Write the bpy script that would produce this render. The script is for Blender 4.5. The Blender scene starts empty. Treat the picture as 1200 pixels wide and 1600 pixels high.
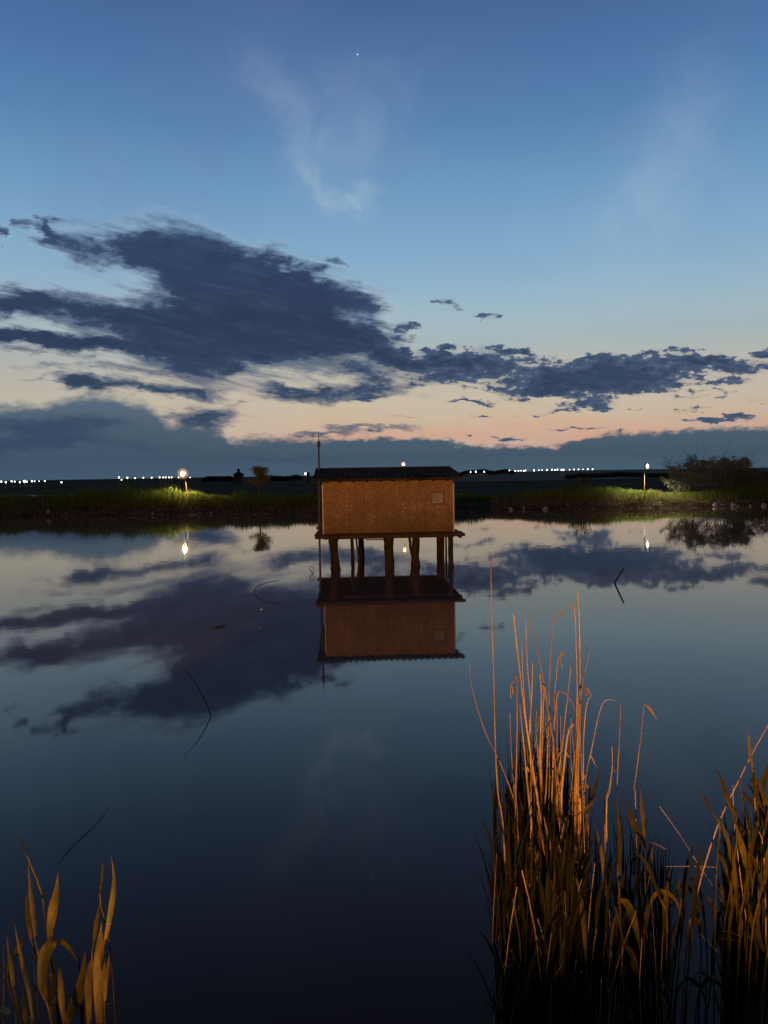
import bpy, math, random
import numpy as np
from mathutils import Vector, Matrix

# ------------------------------------------------------------------ camera, world, exposure
scene = bpy.context.scene
H = 3.0                                   # eye height above the water
FPX = 1200.0                              # focal length in photograph pixels (1200 x 1600)
PITCH = math.atan((800 - 741.5) / FPX)
ROLL = 0.0163
fwd = Vector((0, math.cos(PITCH), -math.sin(PITCH)))
r0 = Vector((1, 0, 0)); u0 = r0.cross(fwd)
RT = math.cos(ROLL) * r0 - math.sin(ROLL) * u0
UP = math.cos(ROLL) * u0 + math.sin(ROLL) * r0
CAM = Vector((0, 0, H))
cam_data = bpy.data.cameras.new('camera')
cam = bpy.data.objects.new('camera', cam_data)
scene.collection.objects.link(cam)
cam.matrix_world = Matrix(((RT.x, UP.x, -fwd.x, 0), (RT.y, UP.y, -fwd.y, 0), (RT.z, UP.z, -fwd.z, H), (0, 0, 0, 1)))
cam_data.sensor_fit = 'VERTICAL'
cam_data.angle = 2 * math.atan(800 / FPX)
cam_data.clip_start = 0.05
cam_data.clip_end = 9000
scene.camera = cam
scene.view_settings.view_transform = 'Standard'
scene.view_settings.look = 'None'
scene.view_settings.exposure = 0
scene.view_settings.gamma = 1
scene.view_settings.use_curve_mapping = False


def ray(px, py):
    return (RT * (px - 600) + UP * (800 - py) + fwd * FPX)


def at_y(px, py, Y):
    d = ray(px, py)
    return CAM + d * (Y / d.y)


def at_z(px, py, z=0.0):
    d = ray(px, py)
    return CAM + d * ((z - H) / d.z)


def azel(px, py):
    d = ray(px, py).normalized()
    return math.atan2(d.x, d.y), math.asin(d.z)


def lin(r, g, b):
    f = lambda c: (c / 255 / 12.92) if c / 255 <= 0.04045 else ((c / 255 + 0.055) / 1.055) ** 2.4
    return (f(r), f(g), f(b), 1.0)


class NT:
    """small helper to write node graphs as expressions"""
    def __init__(s, tree):
        s.t = tree; s.n = tree.nodes; s.l = tree.links
    def put(s, sock, v):
        if v is None: return
        if isinstance(v, bpy.types.NodeSocket): s.l.new(v, sock)
        else: sock.default_value = v
    def m(s, op, a, b=None, c=None, clamp=False):
        n = s.n.new('ShaderNodeMath'); n.operation = op; n.use_clamp = clamp
        s.put(n.inputs[0], a); s.put(n.inputs[1], b); s.put(n.inputs[2], c)
        return n.outputs[0]
    def v(s, op, a, b=None, scale=None):
        n = s.n.new('ShaderNodeVectorMath'); n.operation = op
        s.put(n.inputs[0], a); s.put(n.inputs[1], b)
        if scale is not None: s.put(n.inputs[3], scale)
        return n.outputs[1] if op in ('DOT_PRODUCT', 'LENGTH') else n.outputs[0]
    def comb(s, x, y, z):
        n = s.n.new('ShaderNodeCombineXYZ')
        s.put(n.inputs[0], x); s.put(n.inputs[1], y); s.put(n.inputs[2], z)
        return n.outputs[0]
    def sep(s, a):
        n = s.n.new('ShaderNodeSeparateXYZ'); s.put(n.inputs[0], a); return n.outputs
    def noise(s, vec, scale, detail=4, rough=0.55, dist=0.0, col=False):
        n = s.n.new('ShaderNodeTexNoise')
        s.put(n.inputs['Vector'], vec); s.put(n.inputs['Scale'], scale); s.put(n.inputs['Detail'], detail)
        s.put(n.inputs['Roughness'], rough); s.put(n.inputs['Distortion'], dist)
        return n.outputs['Color'] if col else n.outputs[0]
    def vor(s, vec, scale, out='Color', feature='F1'):
        n = s.n.new('ShaderNodeTexVoronoi'); n.feature = feature
        s.put(n.inputs['Vector'], vec); s.put(n.inputs['Scale'], scale)
        return n.outputs[out]
    def ramp(s, fac, stops, interp='LINEAR'):
        n = s.n.new('ShaderNodeValToRGB'); s.put(n.inputs[0], fac)
        e = n.color_ramp.elements; n.color_ramp.interpolation = interp
        while len(e) > 1: e.remove(e[-1])
        e[0].position = stops[0][0]; e[0].color = stops[0][1]
        for p, c in stops[1:]:
            k = e.new(p); k.color = c
        return n.outputs[0]
    def mix(s, f, a, b, blend='MIX'):
        n = s.n.new('ShaderNodeMix'); n.data_type = 'RGBA'; n.blend_type = blend
        s.put(n.inputs[0], f); s.put(n.inputs[6], a); s.put(n.inputs[7], b)
        return n.outputs[2]
    def smooth(s, x, a, b, lo=0.0, hi=1.0):
        n = s.n.new('ShaderNodeMapRange'); n.interpolation_type = 'SMOOTHSTEP'
        s.put(n.inputs[0], x); s.put(n.inputs[1], a); s.put(n.inputs[2], b)
        s.put(n.inputs[3], lo); s.put(n.inputs[4], hi)
        return n.outputs[0]


def build_world():
    w = bpy.data.worlds.new('World'); scene.world = w; w.use_nodes = True
    t = w.node_tree; t.nodes.clear(); N = NT(t)
    tc = t.nodes.new('ShaderNodeTexCoord')
    D = N.v('NORMALIZE', tc.outputs['Generated'])
    x, y, z = N.sep(D)
    az = N.m('ARCTAN2', x, y)
    el = N.m('ARCSINE', z)
    # clear dusk sky: elevation gradient
    EL = lambda py: azel(600, py)[1]
    TOP = 0.80
    rows = [(742, (184, 136, 124)), (700, (204, 158, 139)), (680, (208, 167, 144)), (655, (205, 180, 153)), (630, (200, 187, 164)),
            (600, (191, 183, 168)), (570, (178, 183, 177)), (540, (167, 182, 184)), (500, (160, 185, 196)), (450, (145, 179, 202)),
            (400, (132, 171, 202)), (300, (111, 154, 193)), (200, (88, 131, 178)), (100, (76, 114, 163)), (0, (68, 101, 149))]
    stops = [(max(0.0, EL(p) / TOP), lin(*c)) for p, c in rows] + [(0.85, lin(42, 64, 102)), (1.0, lin(30, 45, 76))]
    g = N.ramp(N.m('DIVIDE', el, TOP), stops)
    # cooler and greyer away from where the sun went down
    saz = N.m('ABSOLUTE', N.m('SUBTRACT', az, 0.06))
    cool = N.smooth(saz, 0.15, 1.3)
    low = N.smooth(el, 0.30, 0.0)
    g = N.mix(N.m('MULTIPLY', cool, N.m('MULTIPLY', low, 0.85)), g, lin(120, 142, 162))
    g = N.mix(N.m('MULTIPLY', N.smooth(az, -0.05, -0.40), N.m('MULTIPLY', N.smooth(el, 0.16, 0.08), 0.6)), g, lin(186, 182, 168))
    pch = N.noise(N.v('MULTIPLY', D, (1.0, 1.0, 5.0)), 5.0, 3, 0.5)
    g = N.mix(N.m('MULTIPLY', N.smooth(pch, 0.40, 0.62), N.m('MULTIPLY', N.smooth(el, 0.17, 0.05), 0.45)), g, lin(194, 186, 172))
    # thin veil, slightly mauve
    veil = N.noise(N.v('MULTIPLY', D, (2.2, 2.2, 3.0)), 1.0, 3, 0.5)
    veil = N.m('MULTIPLY', N.smooth(veil, 0.42, 0.72), N.smooth(el, 0.15, 0.5, 0.05, 0.30))
    g = N.mix(veil, g, lin(98, 122, 164))

    # noises shared by all the clouds
    Pn = N.v('MULTIPLY', D, (1.0, 1.0, 2.3))
    w1 = N.noise(N.v('MULTIPLY', D, (1, 1, 1.8)), 9.0, 5, 0.6, col=True)
    w2 = N.noise(N.v('MULTIPLY', D, (1, 1, 3.2)), 34.0, 5, 0.62, col=True)
    A = N.comb(az, el, 0.0)
    wr = N.v('MULTIPLY', N.v('SUBTRACT', w1, (0.5, 0.5, 0.5)), (0.16, 0.05, 0.0))
    wr2 = N.v('MULTIPLY', N.v('SUBTRACT', w2, (0.5, 0.5, 0.5)), (0.055, 0.022, 0.0))
    Aw = N.v('ADD', N.v('ADD', A, wr), wr2)
    fine = N.noise(Pn, 60.0, 6, 0.65)
    mid = N.noise(Pn, 17.0, 5, 0.6)
    shear = N.m('MULTIPLY', N.v('DOT_PRODUCT', D, (0.20, 0.0, 1.0)), 8.0)
    streak = N.noise(N.comb(x, y, shear), 13.0, 5, 0.6, 0.3)

    def blobs(vec, lst, prev=None):
        for k, (cx, cy, sx, sy, rot, wt) in enumerate(lst):
            if k % 12 == 11:        # a negligible link to the sum so far keeps the graph evaluated in small batches
                vec = N.v('ADD', vec, N.v('SCALE', (1, 1, 0), scale=N.m('MULTIPLY', prev, 1e-7)))
            a0, e0 = azel(cx, cy)
            c, s_ = math.cos(math.radians(rot)), math.sin(math.radians(rot))
            a1, e1 = azel(cx + c * 10, cy + s_ * 10)
            a2, e2 = azel(cx - s_ * 10, cy + c * 10)
            kx = math.hypot(a1 - a0, e1 - e0) / 10; ky = math.hypot(a2 - a0, e2 - e0) / 10
            mp = t.nodes.new('ShaderNodeMapping'); mp.vector_type = 'TEXTURE'
            t.links.new(vec, mp.inputs[0])
            mp.inputs[1].default_value = (a0, e0, 0)
            mp.inputs[2].default_value = (0, 0, math.atan2(e1 - e0, a1 - a0))
            mp.inputs[3].default_value = (sx * kx, sy * ky, 1)
            p = N.v('DOT_PRODUCT', mp.outputs[0], mp.outputs[0])
            e = N.m('POWER', 0.3679, p)
            prev = N.m('MULTIPLY_ADD', e, wt, 0.0 if prev is None else prev)
        return prev

    # dark cumulus and stratocumulus of the evening: cx, cy, sx, sy, tilt, weight (photograph pixels as angles)
    dark = [
        (170, 388, 60, 20, 14, .9), (255, 392, 110, 30, 8, 1.0), (92, 366, 26, 16, 20, 1.0), (350, 415, 120, 40, 14, 1.0),
        (470, 442, 105, 26, 18, 1.0), (470, 474, 105, 26, 14, .9), (500, 512, 105, 20, 8, .8), (410, 440, 80, 30, 14, .6), (330, 470, 130, 60, 30, 1.1), (400, 510, 150, 50, 8, 1.0), (310, 562, 105, 44, 0, 1.3),
        (90, 480, 140, 22, 5, 1.2), (5, 474, 70, 20, 0, .8), (0, 523, 80, 13, 3, .9), (225, 512, 120, 30, 5, .9), (60, 527, 95, 11, 5, 1.0), (175, 545, 110, 12, 4, .7),
        (520, 545, 140, 28, 7, 1.0), (625, 558, 60, 16, 5, .8), (140, 535, 60, 10, 5, .5),
        (735, 568, 80, 20, -2, 1.0), (790, 548, 22, 8, 0, .8), (835, 551, 17, 6, 0, .8), (870, 590, 110, 25, -2, 1.0),
        (1000, 580, 105, 22, -5, 1.0), (1090, 563, 45, 10, 5, .8), (920, 628, 42, 11, -3, .9), (840, 608, 60, 10, 0, .6),
        (980, 603, 70, 12, 0, .6), (1175, 566, 50, 12, 0, 1.0), (1200, 546, 40, 7, -5, .9), (688, 543, 14, 6, 0, .9),
        (560, 585, 70, 10, 6, .8), (600, 608, 55, 10, 5, .9), (500, 617, 90, 14, 0, 1.2), (455, 605, 60, 6, 0, .5),
        (148, 602, 42, 15, 8, 1.3), (222, 611, 45, 7, 8, .8), (292, 621, 48, 10, 4, 1.1), (308, 656, 60, 15, 2, 1.5),
        (575, 672, 90, 5, -1, .9), (480, 678, 60, 4, 2, .8), (1128, 657, 52, 5, -3, 1.0), (998, 640, 20, 4, -8, .7), (900, 668, 50, 3, 0, .8),
        (795, 684, 22, 5, 4, .9), (720, 679, 22, 2.5, 0, .8), (690, 477, 24, 11, 12, .75), (768, 494, 13, 8, 12, .8), (640, 514, 26, 4, 5, .7),
        (515, 400, 20, 7, 10, .8), (495, 415, 10, 8, 0, .7), (540, 406, 12, 5, 15, .7), (18, 366, 13, 11, 20, 1.1), (44, 352, 12, 7, 20, 1.0), (8, 388, 9, 6, 0, 1.0), (68, 350, 16, 8, 15, .9),
        (760, 625, 26, 3, -8, .8), (1095, 622, 40, 5, 0, .5), (1130, 596, 50, 5, 0, .4), (592, 522, 18, 8, 10, .6),
        (30, 548, 70, 6, 2, .6), (120, 575, 110, 6, 2, .5), (60, 590, 60, 4, 0, .45), (660, 600, 30, 5, 0, .6), (700, 590, 40, 7, 4, .6), (585, 625, 40, 5, -4, .6),
        (1010, 612, 40, 6, 0, .6), (1060, 600, 45, 7, -3, .6), (1120, 612, 30, 4, -3, .6), (1150, 590, 30, 5, 0, .6), (1165, 625, 30, 4, 0, .5), (950, 560, 50, 7, 0, .6),
        (860, 640, 30, 3, -4, .6), (1090, 640, 24, 3, -6, .6), (765, 645, 30, 3, 0, .5), (630, 655, 40, 3, 0, .4), (400, 640, 40, 4, 0, .4), (650, 688, 50, 2.5, 0, .6),
    ]
    F = blobs(Aw, dark)
    F0 = F
    # beyond the frame the same broken deck goes on
    outside = N.m('MULTIPLY', N.smooth(N.m('ABSOLUTE', az), 0.50, 0.85),
                  N.m('MULTIPLY', N.smooth(el, 0.02, 0.10), N.smooth(el, 0.42, 0.20)))
    deck = N.smooth(N.noise(N.v('MULTIPLY', D, (1, 1, 3.0)), 3.6, 5, 0.55), 0.50, 0.66)
    F = N.m('MULTIPLY_ADD', N.m('MULTIPLY', outside, deck), 1.0, F)
    F = N.m('MULTIPLY_ADD', N.m('SUBTRACT', fine, 0.5), N.m('MULTIPLY', N.smooth(az, -0.02, 0.10, 0.9, 2.5), N.smooth(F0, 0.0, 0.3, 0.2, 1.0)), F)
    F = N.m('MULTIPLY_ADD', N.m('SUBTRACT', mid, 0.5), 1.0, F)
    F = N.m('MULTIPLY_ADD', N.m('SUBTRACT', streak, 0.5), 0.95, F)
    soft = N.m('MULTIPLY_ADD', N.m('SUBTRACT', streak, 0.5), 1.5, F0)
    soft = N.m('MULTIPLY', N.smooth(soft, 0.18, 0.95), N.smooth(az, 0.25, -0.05, 0.35, 0.85))
    dens = N.m('MAXIMUM', N.smooth(F, 0.40, N.smooth(az, 0.10, -0.08, 0.72, 1.15)), soft)
    core = N.smooth(N.m('MULTIPLY_ADD', N.m('SUBTRACT', mid, 0.5), 0.8, F), 0.45, 1.55)
    # cloud colour: slate, a little lighter and greyer low down
    cc = N.ramp(N.m('DIVIDE', el, 0.36), [(0.0, lin(74, 96, 116)), (0.22, lin(84, 98, 120)), (0.42, lin(80, 98, 126)), (0.75, lin(82, 108, 142)), (1.0, lin(92, 124, 160))])
    cd = N.ramp(N.m('DIVIDE', el, 0.36), [(0.0, lin(58, 78, 98)), (0.25, lin(51, 68, 92)), (0.5, lin(46, 60, 86)), (0.8, lin(50, 68, 99)), (1.0, lin(56, 78, 114))])
    cloud = N.mix(core, cc, cd)
    cloud = N.mix(N.m('MULTIPLY', N.smooth(streak, 0.40, 0.85), 0.22), cloud, lin(92, 110, 140))
    cloud = N.mix(N.m('MULTIPLY', N.smooth(mid, 0.52, 0.30), 0.45), cloud, lin(40, 54, 80))
    # bright high cirrus
    cir = blobs(N.v('ADD', A, N.v('MULTIPLY', N.v('SUBTRACT', w1, (0.5, 0.5, 0.5)), (0.12, 0.12, 0))), [
        (440, 150, 60, 36, 60, .24), (470, 215, 75, 32, 65, .22), (550, 220, 90, 90, 0, .26), (500, 285, 34, 16, 60, .38), (535, 320, 34, 14, 20, .5), (575, 313, 20, 10, -10, .35),
        (1010, 330, 70, 190, 12, .22), (1080, 170, 60, 120, 10, .14), (560, 130, 180, 60, 0, .14)])
    veilmask = None
    cirn = N.noise(N.v('MULTIPLY', D, (1.6, 1.0, 1.0)), 14.0, 5, 0.6, 0.6)
    cirf = N.m('MULTIPLY', cir, N.smooth(cirn, 0.25, 0.75, 0.35, 1.0), clamp=True)
    g = N.mix(cirf, g, N.mix(N.smooth(el, 0.30, 0.55), lin(176, 199, 212), lin(128, 142, 184)))
    # soft light rims where the deck thins
    rim = N.m('MULTIPLY', N.m('MULTIPLY', N.smooth(F, 0.05, 0.42), N.smooth(F0, 0.08, 0.3)), 0.22)
    g = N.mix(rim, g, N.ramp(N.m('DIVIDE', el, 0.36), [(0.0, lin(200, 162, 146)), (0.4, lin(206, 196, 180)), (1.0, lin(146, 178, 205))]))
    sky = N.mix(dens, g, cloud)
    # the low bank of cloud along the horizon
    cur = t.nodes.new('ShaderNodeFloatCurve')
    AZR = 0.75
    pts = [(-500, 655), (-150, 630), (0, 630), (60, 628), (110, 618), (150, 614), (190, 621), (235, 634), (262, 655), (315, 664), (348, 674), (362, 684), (420, 682),
           (500, 686), (600, 681), (700, 687), (780, 697), (850, 697), (900, 685), (960, 673), (1060, 671), (1130, 669), (1200, 667), (1500, 660)]
    cm = cur.mapping; c = cm.curves[0]
    coords = []
    for px, py in pts:
        a_, e_ = azel(px, py)
        coords.append(((a_ + AZR) / (2 * AZR), e_ / 0.2))
    c.points[0].location = coords[0]; c.points[1].location = coords[-1]
    for q in coords[1:-1]: c.points.new(*q)
    for p in c.points: p.handle_type = 'AUTO_CLAMPED'
    cm.extend = 'HORIZONTAL'; cm.update()
    N.put(cur.inputs['Factor'], 1.0)
    N.put(cur.inputs['Value'], N.m('DIVIDE', N.m('ADD', az, AZR), 2 * AZR))
    top = N.m('MULTIPLY', cur.outputs[0], 0.2)
    top = N.m('MULTIPLY_ADD', N.m('SUBTRACT', fine, 0.5), 0.020, top)
    top = N.m('MULTIPLY_ADD', N.m('SUBTRACT', mid, 0.5), 0.022, top)
    bank = N.smooth(N.m('SUBTRACT', top, el), N.smooth(az, 0.0, -0.2, -0.002, -0.005), N.smooth(az, 0.0, -0.2, 0.006, 0.012))
    bc = N.ramp(N.m('DIVIDE', el, 0.12), [(0.0, lin(70, 94, 111)), (0.18, lin(67, 87, 104)), (0.5, lin(80, 98, 114)), (0.75, lin(94, 112, 127)), (1.0, lin(106, 127, 142))])
    lft = N.smooth(az, 0.1, -0.45)
    bc = N.mix(N.m('MULTIPLY', lft, 0.3), bc, lin(58, 78, 102))
    patch = blobs(Aw, [(70, 665, 100, 16, 3, 1.0), (30, 690, 130, 12, 0, .7), (150, 700, 160, 10, 0, .4), (450, 715, 200, 8, 0, .35), (1050, 705, 150, 7, 0, .25)])
    patch = N.m('ADD', patch, N.m('MULTIPLY', N.m('SUBTRACT', streak, 0.5), 0.9))
    bc = N.mix(N.m('MULTIPLY', N.smooth(patch, 0.1, 0.9), 0.75), bc, lin(50, 68, 94))
    sky = N.mix(bank, sky, bc)
    # the eastern sky behind the viewer is already night-dark
    f = N.smooth(y, -0.7, 0.75, 0.22, 1.0)
    sky = N.v('SCALE', sky, scale=f)
    bg = t.nodes.new('ShaderNodeBackground'); t.links.new(sky, bg.inputs[0]); bg.inputs[1].default_value = 1.0
    out = t.nodes.new('ShaderNodeOutputWorld'); t.links.new(bg.outputs[0], out.inputs[0])
    w.cycles.sampling_method = 'MANUAL'; w.cycles.sample_map_resolution = 512


build_world()

# the lamp on the bank behind the viewer lights the reeds and the hut (its post is built further down)
LAMP = Vector((-6.0, -24.0, 3.5))
lamp_data = bpy.data.lights.new('bank_lamp_light', 'POINT')
lamp_data.energy = 43000
lamp_data.color = (1.0, 0.45, 0.12)
lamp_data.shadow_soft_size = 0.24
lamp_light = bpy.data.objects.new('bank_lamp_light', lamp_data)
scene.collection.objects.link(lamp_light)
lamp_light.location = LAMP

# ------------------------------------------------------------------ helpers
COL = scene.collection


def mat(name, base=(0.2, 0.2, 0.2), rough=0.8, fn=None, spec=0.3, **kw):
    m = bpy.data.materials.new(name); m.use_nodes = True
    t = m.node_tree; b = t.nodes['Principled BSDF']
    b.inputs['Base Color'].default_value = (*base, 1)
    b.inputs['Roughness'].default_value = rough
    b.inputs['Specular IOR Level'].default_value = spec
    for k, v in kw.items(): b.inputs[k].default_value = v
    if fn: fn(NT(t), b, t)
    return m


def vary(c1, c2, scale=3.0, stretch=(1, 1, 1), bump=0.0, bscale=None, perobj=0.0, detail=5, lo=0.35, hi=0.65):
    def fn(N, b, t):
        tc = t.nodes.new('ShaderNodeTexCoord')
        P = N.v('MULTIPLY', tc.outputs['Object'], stretch)
        n = N.noise(P, scale, detail, 0.6)
        col = N.ramp(n, [(lo, (*c1, 1)), (hi, (*c2, 1))])
        if perobj:
            oi = t.nodes.new('ShaderNodeObjectInfo')
            k = N.m('MULTIPLY_ADD', oi.outputs['Random'], 2 * perobj, 1 - perobj)
            col = N.v('SCALE', col, scale=k)
        t.links.new(col, b.inputs['Base Color'])
        if bump:
            bn = t.nodes.new('ShaderNodeBump'); bn.inputs['Strength'].default_value = 0.6; bn.inputs['Distance'].default_value = bump
            t.links.new(N.noise(P, bscale or scale * 4, 4, 0.6), bn.inputs['Height'])
            t.links.new(bn.outputs[0], b.inputs['Normal'])
    return fn


def foliage_fn(c1, c2, c3, trans=0.25):
    """leaf colour by leaf (each little face is its own island)"""
    def fn(N, b, t):
        gi = t.nodes.new('ShaderNodeNewGeometry')
        col = N.ramp(gi.outputs['Random Per Island'], [(0.0, (*c1, 1)), (0.5, (*c2, 1)), (1.0, (*c3, 1))])
        t.links.new(col, b.inputs['Base Color'])
        if trans:
            tr = t.nodes.new('ShaderNodeBsdfTranslucent'); t.links.new(col, tr.inputs[0])
            mx = t.nodes.new('ShaderNodeMixShader'); mx.inputs[0].default_value = trans
            o = [n for n in t.nodes if n.type == 'OUTPUT_MATERIAL'][0]
            t.links.new(b.outputs[0], mx.inputs[1]); t.links.new(tr.outputs[0], mx.inputs[2]); t.links.new(mx.outputs[0], o.inputs[0])
    return fn


def emit(name, color, strength):
    m = bpy.data.materials.new(name); m.use_nodes = True
    b = m.node_tree.nodes['Principled BSDF']
    b.inputs['Base Color'].default_value = (0.8, 0.8, 0.8, 1)
    b.inputs['Emission Color'].default_value = (*color, 1); b.inputs['Emission Strength'].default_value = strength
    return m


def osb_fn(N, b, t):
    tc = t.nodes.new('ShaderNodeTexCoord')
    P = N.v('ADD', tc.outputs['Object'], N.v('SCALE', N.noise(tc.outputs['Object'], 9.0, 2, 0.5, col=True), scale=0.05))
    f1 = N.sep(N.vor(N.v('MULTIPLY', P, (46, 46, 24)), 1.0))[0]
    f2 = N.sep(N.vor(N.v('MULTIPLY', P, (30, 30, 52)), 1.0))[1]
    f = N.m('ADD', N.m('MULTIPLY', f1, 0.6), N.m('MULTIPLY', f2, 0.4))
    big = N.noise(tc.outputs['Object'], 1.3, 4, 0.6)
    f = N.m('ADD', f, N.m('MULTIPLY', N.m('SUBTRACT', big, 0.5), 0.7))
    col = N.ramp(f, [(0.05, (0.15, 0.086, 0.046, 1)), (0.35, (0.20, 0.117, 0.065, 1)), (0.65, (0.245, 0.147, 0.085, 1)), (0.88, (0.32, 0.21, 0.13, 1)), (1.0, (0.62, 0.46, 0.30, 1))])
    oi = t.nodes.new('ShaderNodeObjectInfo')
    col = N.v('SCALE', col, scale=N.m('MULTIPLY_ADD', oi.outputs['Random'], 0.22, 0.9))
    # light fading down the wall, painted into the board colour
    zz = N.sep(tc.outputs['Object'])[2]
    foot_shade = N.smooth(N.m('MULTIPLY_ADD', N.m('SUBTRACT', big, 0.5), 1.2, zz), 1.0, 2.6, 0.55, 1.0)
    col = N.v('SCALE', col, scale=foot_shade)
    drip = N.noise(N.v('MULTIPLY', tc.outputs['Object'], (7.0, 7.0, 0.5)), 1.0, 5, 0.65)
    col = N.mix(N.m('MULTIPLY', N.smooth(drip, 0.50, 0.72), 0.5), col, (0.10, 0.055, 0.032, 1))
    blot = N.noise(tc.outputs['Object'], 3.2, 5, 0.7)
    col = N.mix(N.m('MULTIPLY', N.smooth(blot, 0.52, 0.75), 0.35), col, (0.30, 0.20, 0.13, 1))
    t.links.new(col, b.inputs['Base Color'])
    bn = t.nodes.new('ShaderNodeBump'); bn.inputs['Strength'].default_value = 0.5; bn.inputs['Distance'].default_value = 0.004
    t.links.new(f, bn.inputs['Height']); t.links.new(bn.outputs[0], b.inputs['Normal'])


def water_fn(N, b, t):
    tc = t.nodes.new('ShaderNodeTexCoord'); P = tc.outputs['Object']
    n1 = N.noise(N.v('MULTIPLY', P, (1.5, 2.4, 1)), 1.0, 3, 0.55, col=True)
    n2 = N.noise(N.v('MULTIPLY', P, (3.0, 7.0, 1)), 1.0, 2, 0.5, col=True)
    amp = N.smooth(N.noise(N.v('MULTIPLY', P, (0.035, 0.10, 1)), 1.0, 3, 0.5), 0.42, 0.68, 0.0018, 0.0075)
    amp2 = N.smooth(N.noise(N.v('MULTIPLY', P, (0.05, 0.25, 1)), 1.0, 3, 0.5), 0.46, 0.64, 0.0006, 0.009)
    a = N.v('SCALE', N.v('SUBTRACT', n1, (0.5, 0.5, 0.5)), scale=amp)
    c = N.v('SCALE', N.v('SUBTRACT', n2, (0.5, 0.5, 0.5)), scale=amp2)
    s = N.v('MULTIPLY', N.v('ADD', a, c), (1, 1, 0))
    nrm = N.v('NORMALIZE', N.v('ADD', s, (0, 0, 1)))
    t.links.new(nrm, b.inputs['Normal'])
    # shading of the near water painted into its colour, fading out from the bank
    shade_fade = N.smooth(N.m('MULTIPLY_ADD', N.noise(P, 0.25, 3, 0.5), 3.0, N.sep(P)[1]), 4.5, 12.0)
    t.links.new(N.mix(shade_fade, (0.070, 0.022, 0.014, 1), (0.17, 0.088, 0.062, 1)), b.inputs['Base Color'])
    b.inputs['IOR'].default_value = 1.333


M = {}
M['water'] = mat('pond_water', (0.17, 0.075, 0.055), 0.03, water_fn, spec=0.5)
M['water'].node_tree.nodes['Principled BSDF'].inputs['Specular Tint'].default_value = (1.0, 0.62, 0.40, 1)
M['ground'] = mat('earth', fn=vary((0.030, 0.026, 0.018), (0.075, 0.062, 0.038), 0.35, (1, 1, 1), 0.05, 3.0), rough=0.95, spec=0.1)


def field_fn(N, b, t):
    tc = t.nodes.new('ShaderNodeTexCoord'); P = tc.outputs['Object']
    x, y, z = N.sep(P)
    n = N.noise(P, 0.5, 6, 0.6)
    near = N.ramp(n, [(0.35, (0.040, 0.026, 0.015, 1)), (0.65, (0.13, 0.085, 0.052, 1))])
    n2 = N.noise(N.v('MULTIPLY', P, (0.004, 0.02, 0)), 1.0, 5, 0.6)
    far = N.ramp(n2, [(0.36, (0.085, 0.075, 0.055, 1)), (0.5, (0.13, 0.108, 0.075, 1)), (0.66, (0.19, 0.155, 0.115, 1))])
    n3 = N.noise(N.v('MULTIPLY', P, (0.05, 0.2, 0)), 1.0, 4, 0.6)
    far = N.v('SCALE', far, scale=N.smooth(n3, 0.3, 0.7, 0.6, 1.2))
    stub = N.m('MULTIPLY', N.smooth(y, 240, 250), N.smooth(N.m('DIVIDE', x, y), 0.02, 0.06))
    far = N.mix(stub, far, (0.26, 0.21, 0.16, 1))
    t.links.new(N.mix(N.smooth(y, 70, 110), near, far), b.inputs['Base Color'])
    bn = t.nodes.new('ShaderNodeBump'); bn.inputs['Strength'].default_value = 0.7; bn.inputs['Distance'].default_value = 0.08
    t.links.new(N.noise(P, 2.5, 5, 0.65), bn.inputs['Height']); t.links.new(bn.outputs[0], b.inputs['Normal'])


M['field'] = mat('field_earth', rough=1.0, fn=field_fn, spec=0.0)
M['stone'] = mat('pale_stone', rough=0.9, fn=vary((0.14, 0.13, 0.12), (0.42, 0.39, 0.35), 2.5, bump=0.03, perobj=0.45), spec=0.2)
M['osb'] = mat('chipboard', rough=0.75, fn=osb_fn, spec=0.25)
M['trim'] = mat('pale_batten', rough=0.7, fn=vary((0.50, 0.36, 0.22), (0.68, 0.52, 0.35), 6, (1, 1, 0.15), 0.003))
M['roof'] = mat('dark_roof_metal', rough=0.85, fn=vary((0.022, 0.016, 0.016), (0.050, 0.036, 0.033), 2.0, (1, 1, 1), 0.002, 30, perobj=0.2), spec=0.02)
M['timber'] = mat('dark_weathered_timber', rough=0.85, fn=vary((0.020, 0.011, 0.007), (0.055, 0.030, 0.018), 4, (1, 1, 1), 0.006, 20, perobj=0.2))
M['trunk'] = mat('rough_log_bark', rough=0.9, fn=vary((0.014, 0.008, 0.005), (0.055, 0.028, 0.017), 9, (1, 1, 0.22), 0.02, 22, perobj=0.2))
M['steel'] = mat('dark_steel', (0.06, 0.055, 0.05), 0.5, spec=0.5)
M['post'] = mat('galvanised_post', (0.25, 0.24, 0.22), 0.6, spec=0.4)
M['frame_wood'] = mat('window_frame_wood', rough=0.8, fn=vary((0.10, 0.06, 0.035), (0.22, 0.14, 0.09), 9, (1, 1, 1), 0.003))
M['pane'] = mat('dusty_pane', rough=0.35, fn=vary((0.16, 0.15, 0.15), (0.27, 0.25, 0.25), 5), spec=0.5)
M['dry'] = mat('dry_reed_straw', rough=0.6, fn=vary((0.30, 0.17, 0.065), (0.60, 0.39, 0.18), 7, (1, 1, 0.6), 0.0002, 60, perobj=0.28), spec=0.3)
M['dryleaf'] = mat('dry_reed_leaf', rough=0.7, fn=foliage_fn((0.22, 0.12, 0.05), (0.36, 0.22, 0.10), (0.46, 0.30, 0.15), 0.2))


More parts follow.
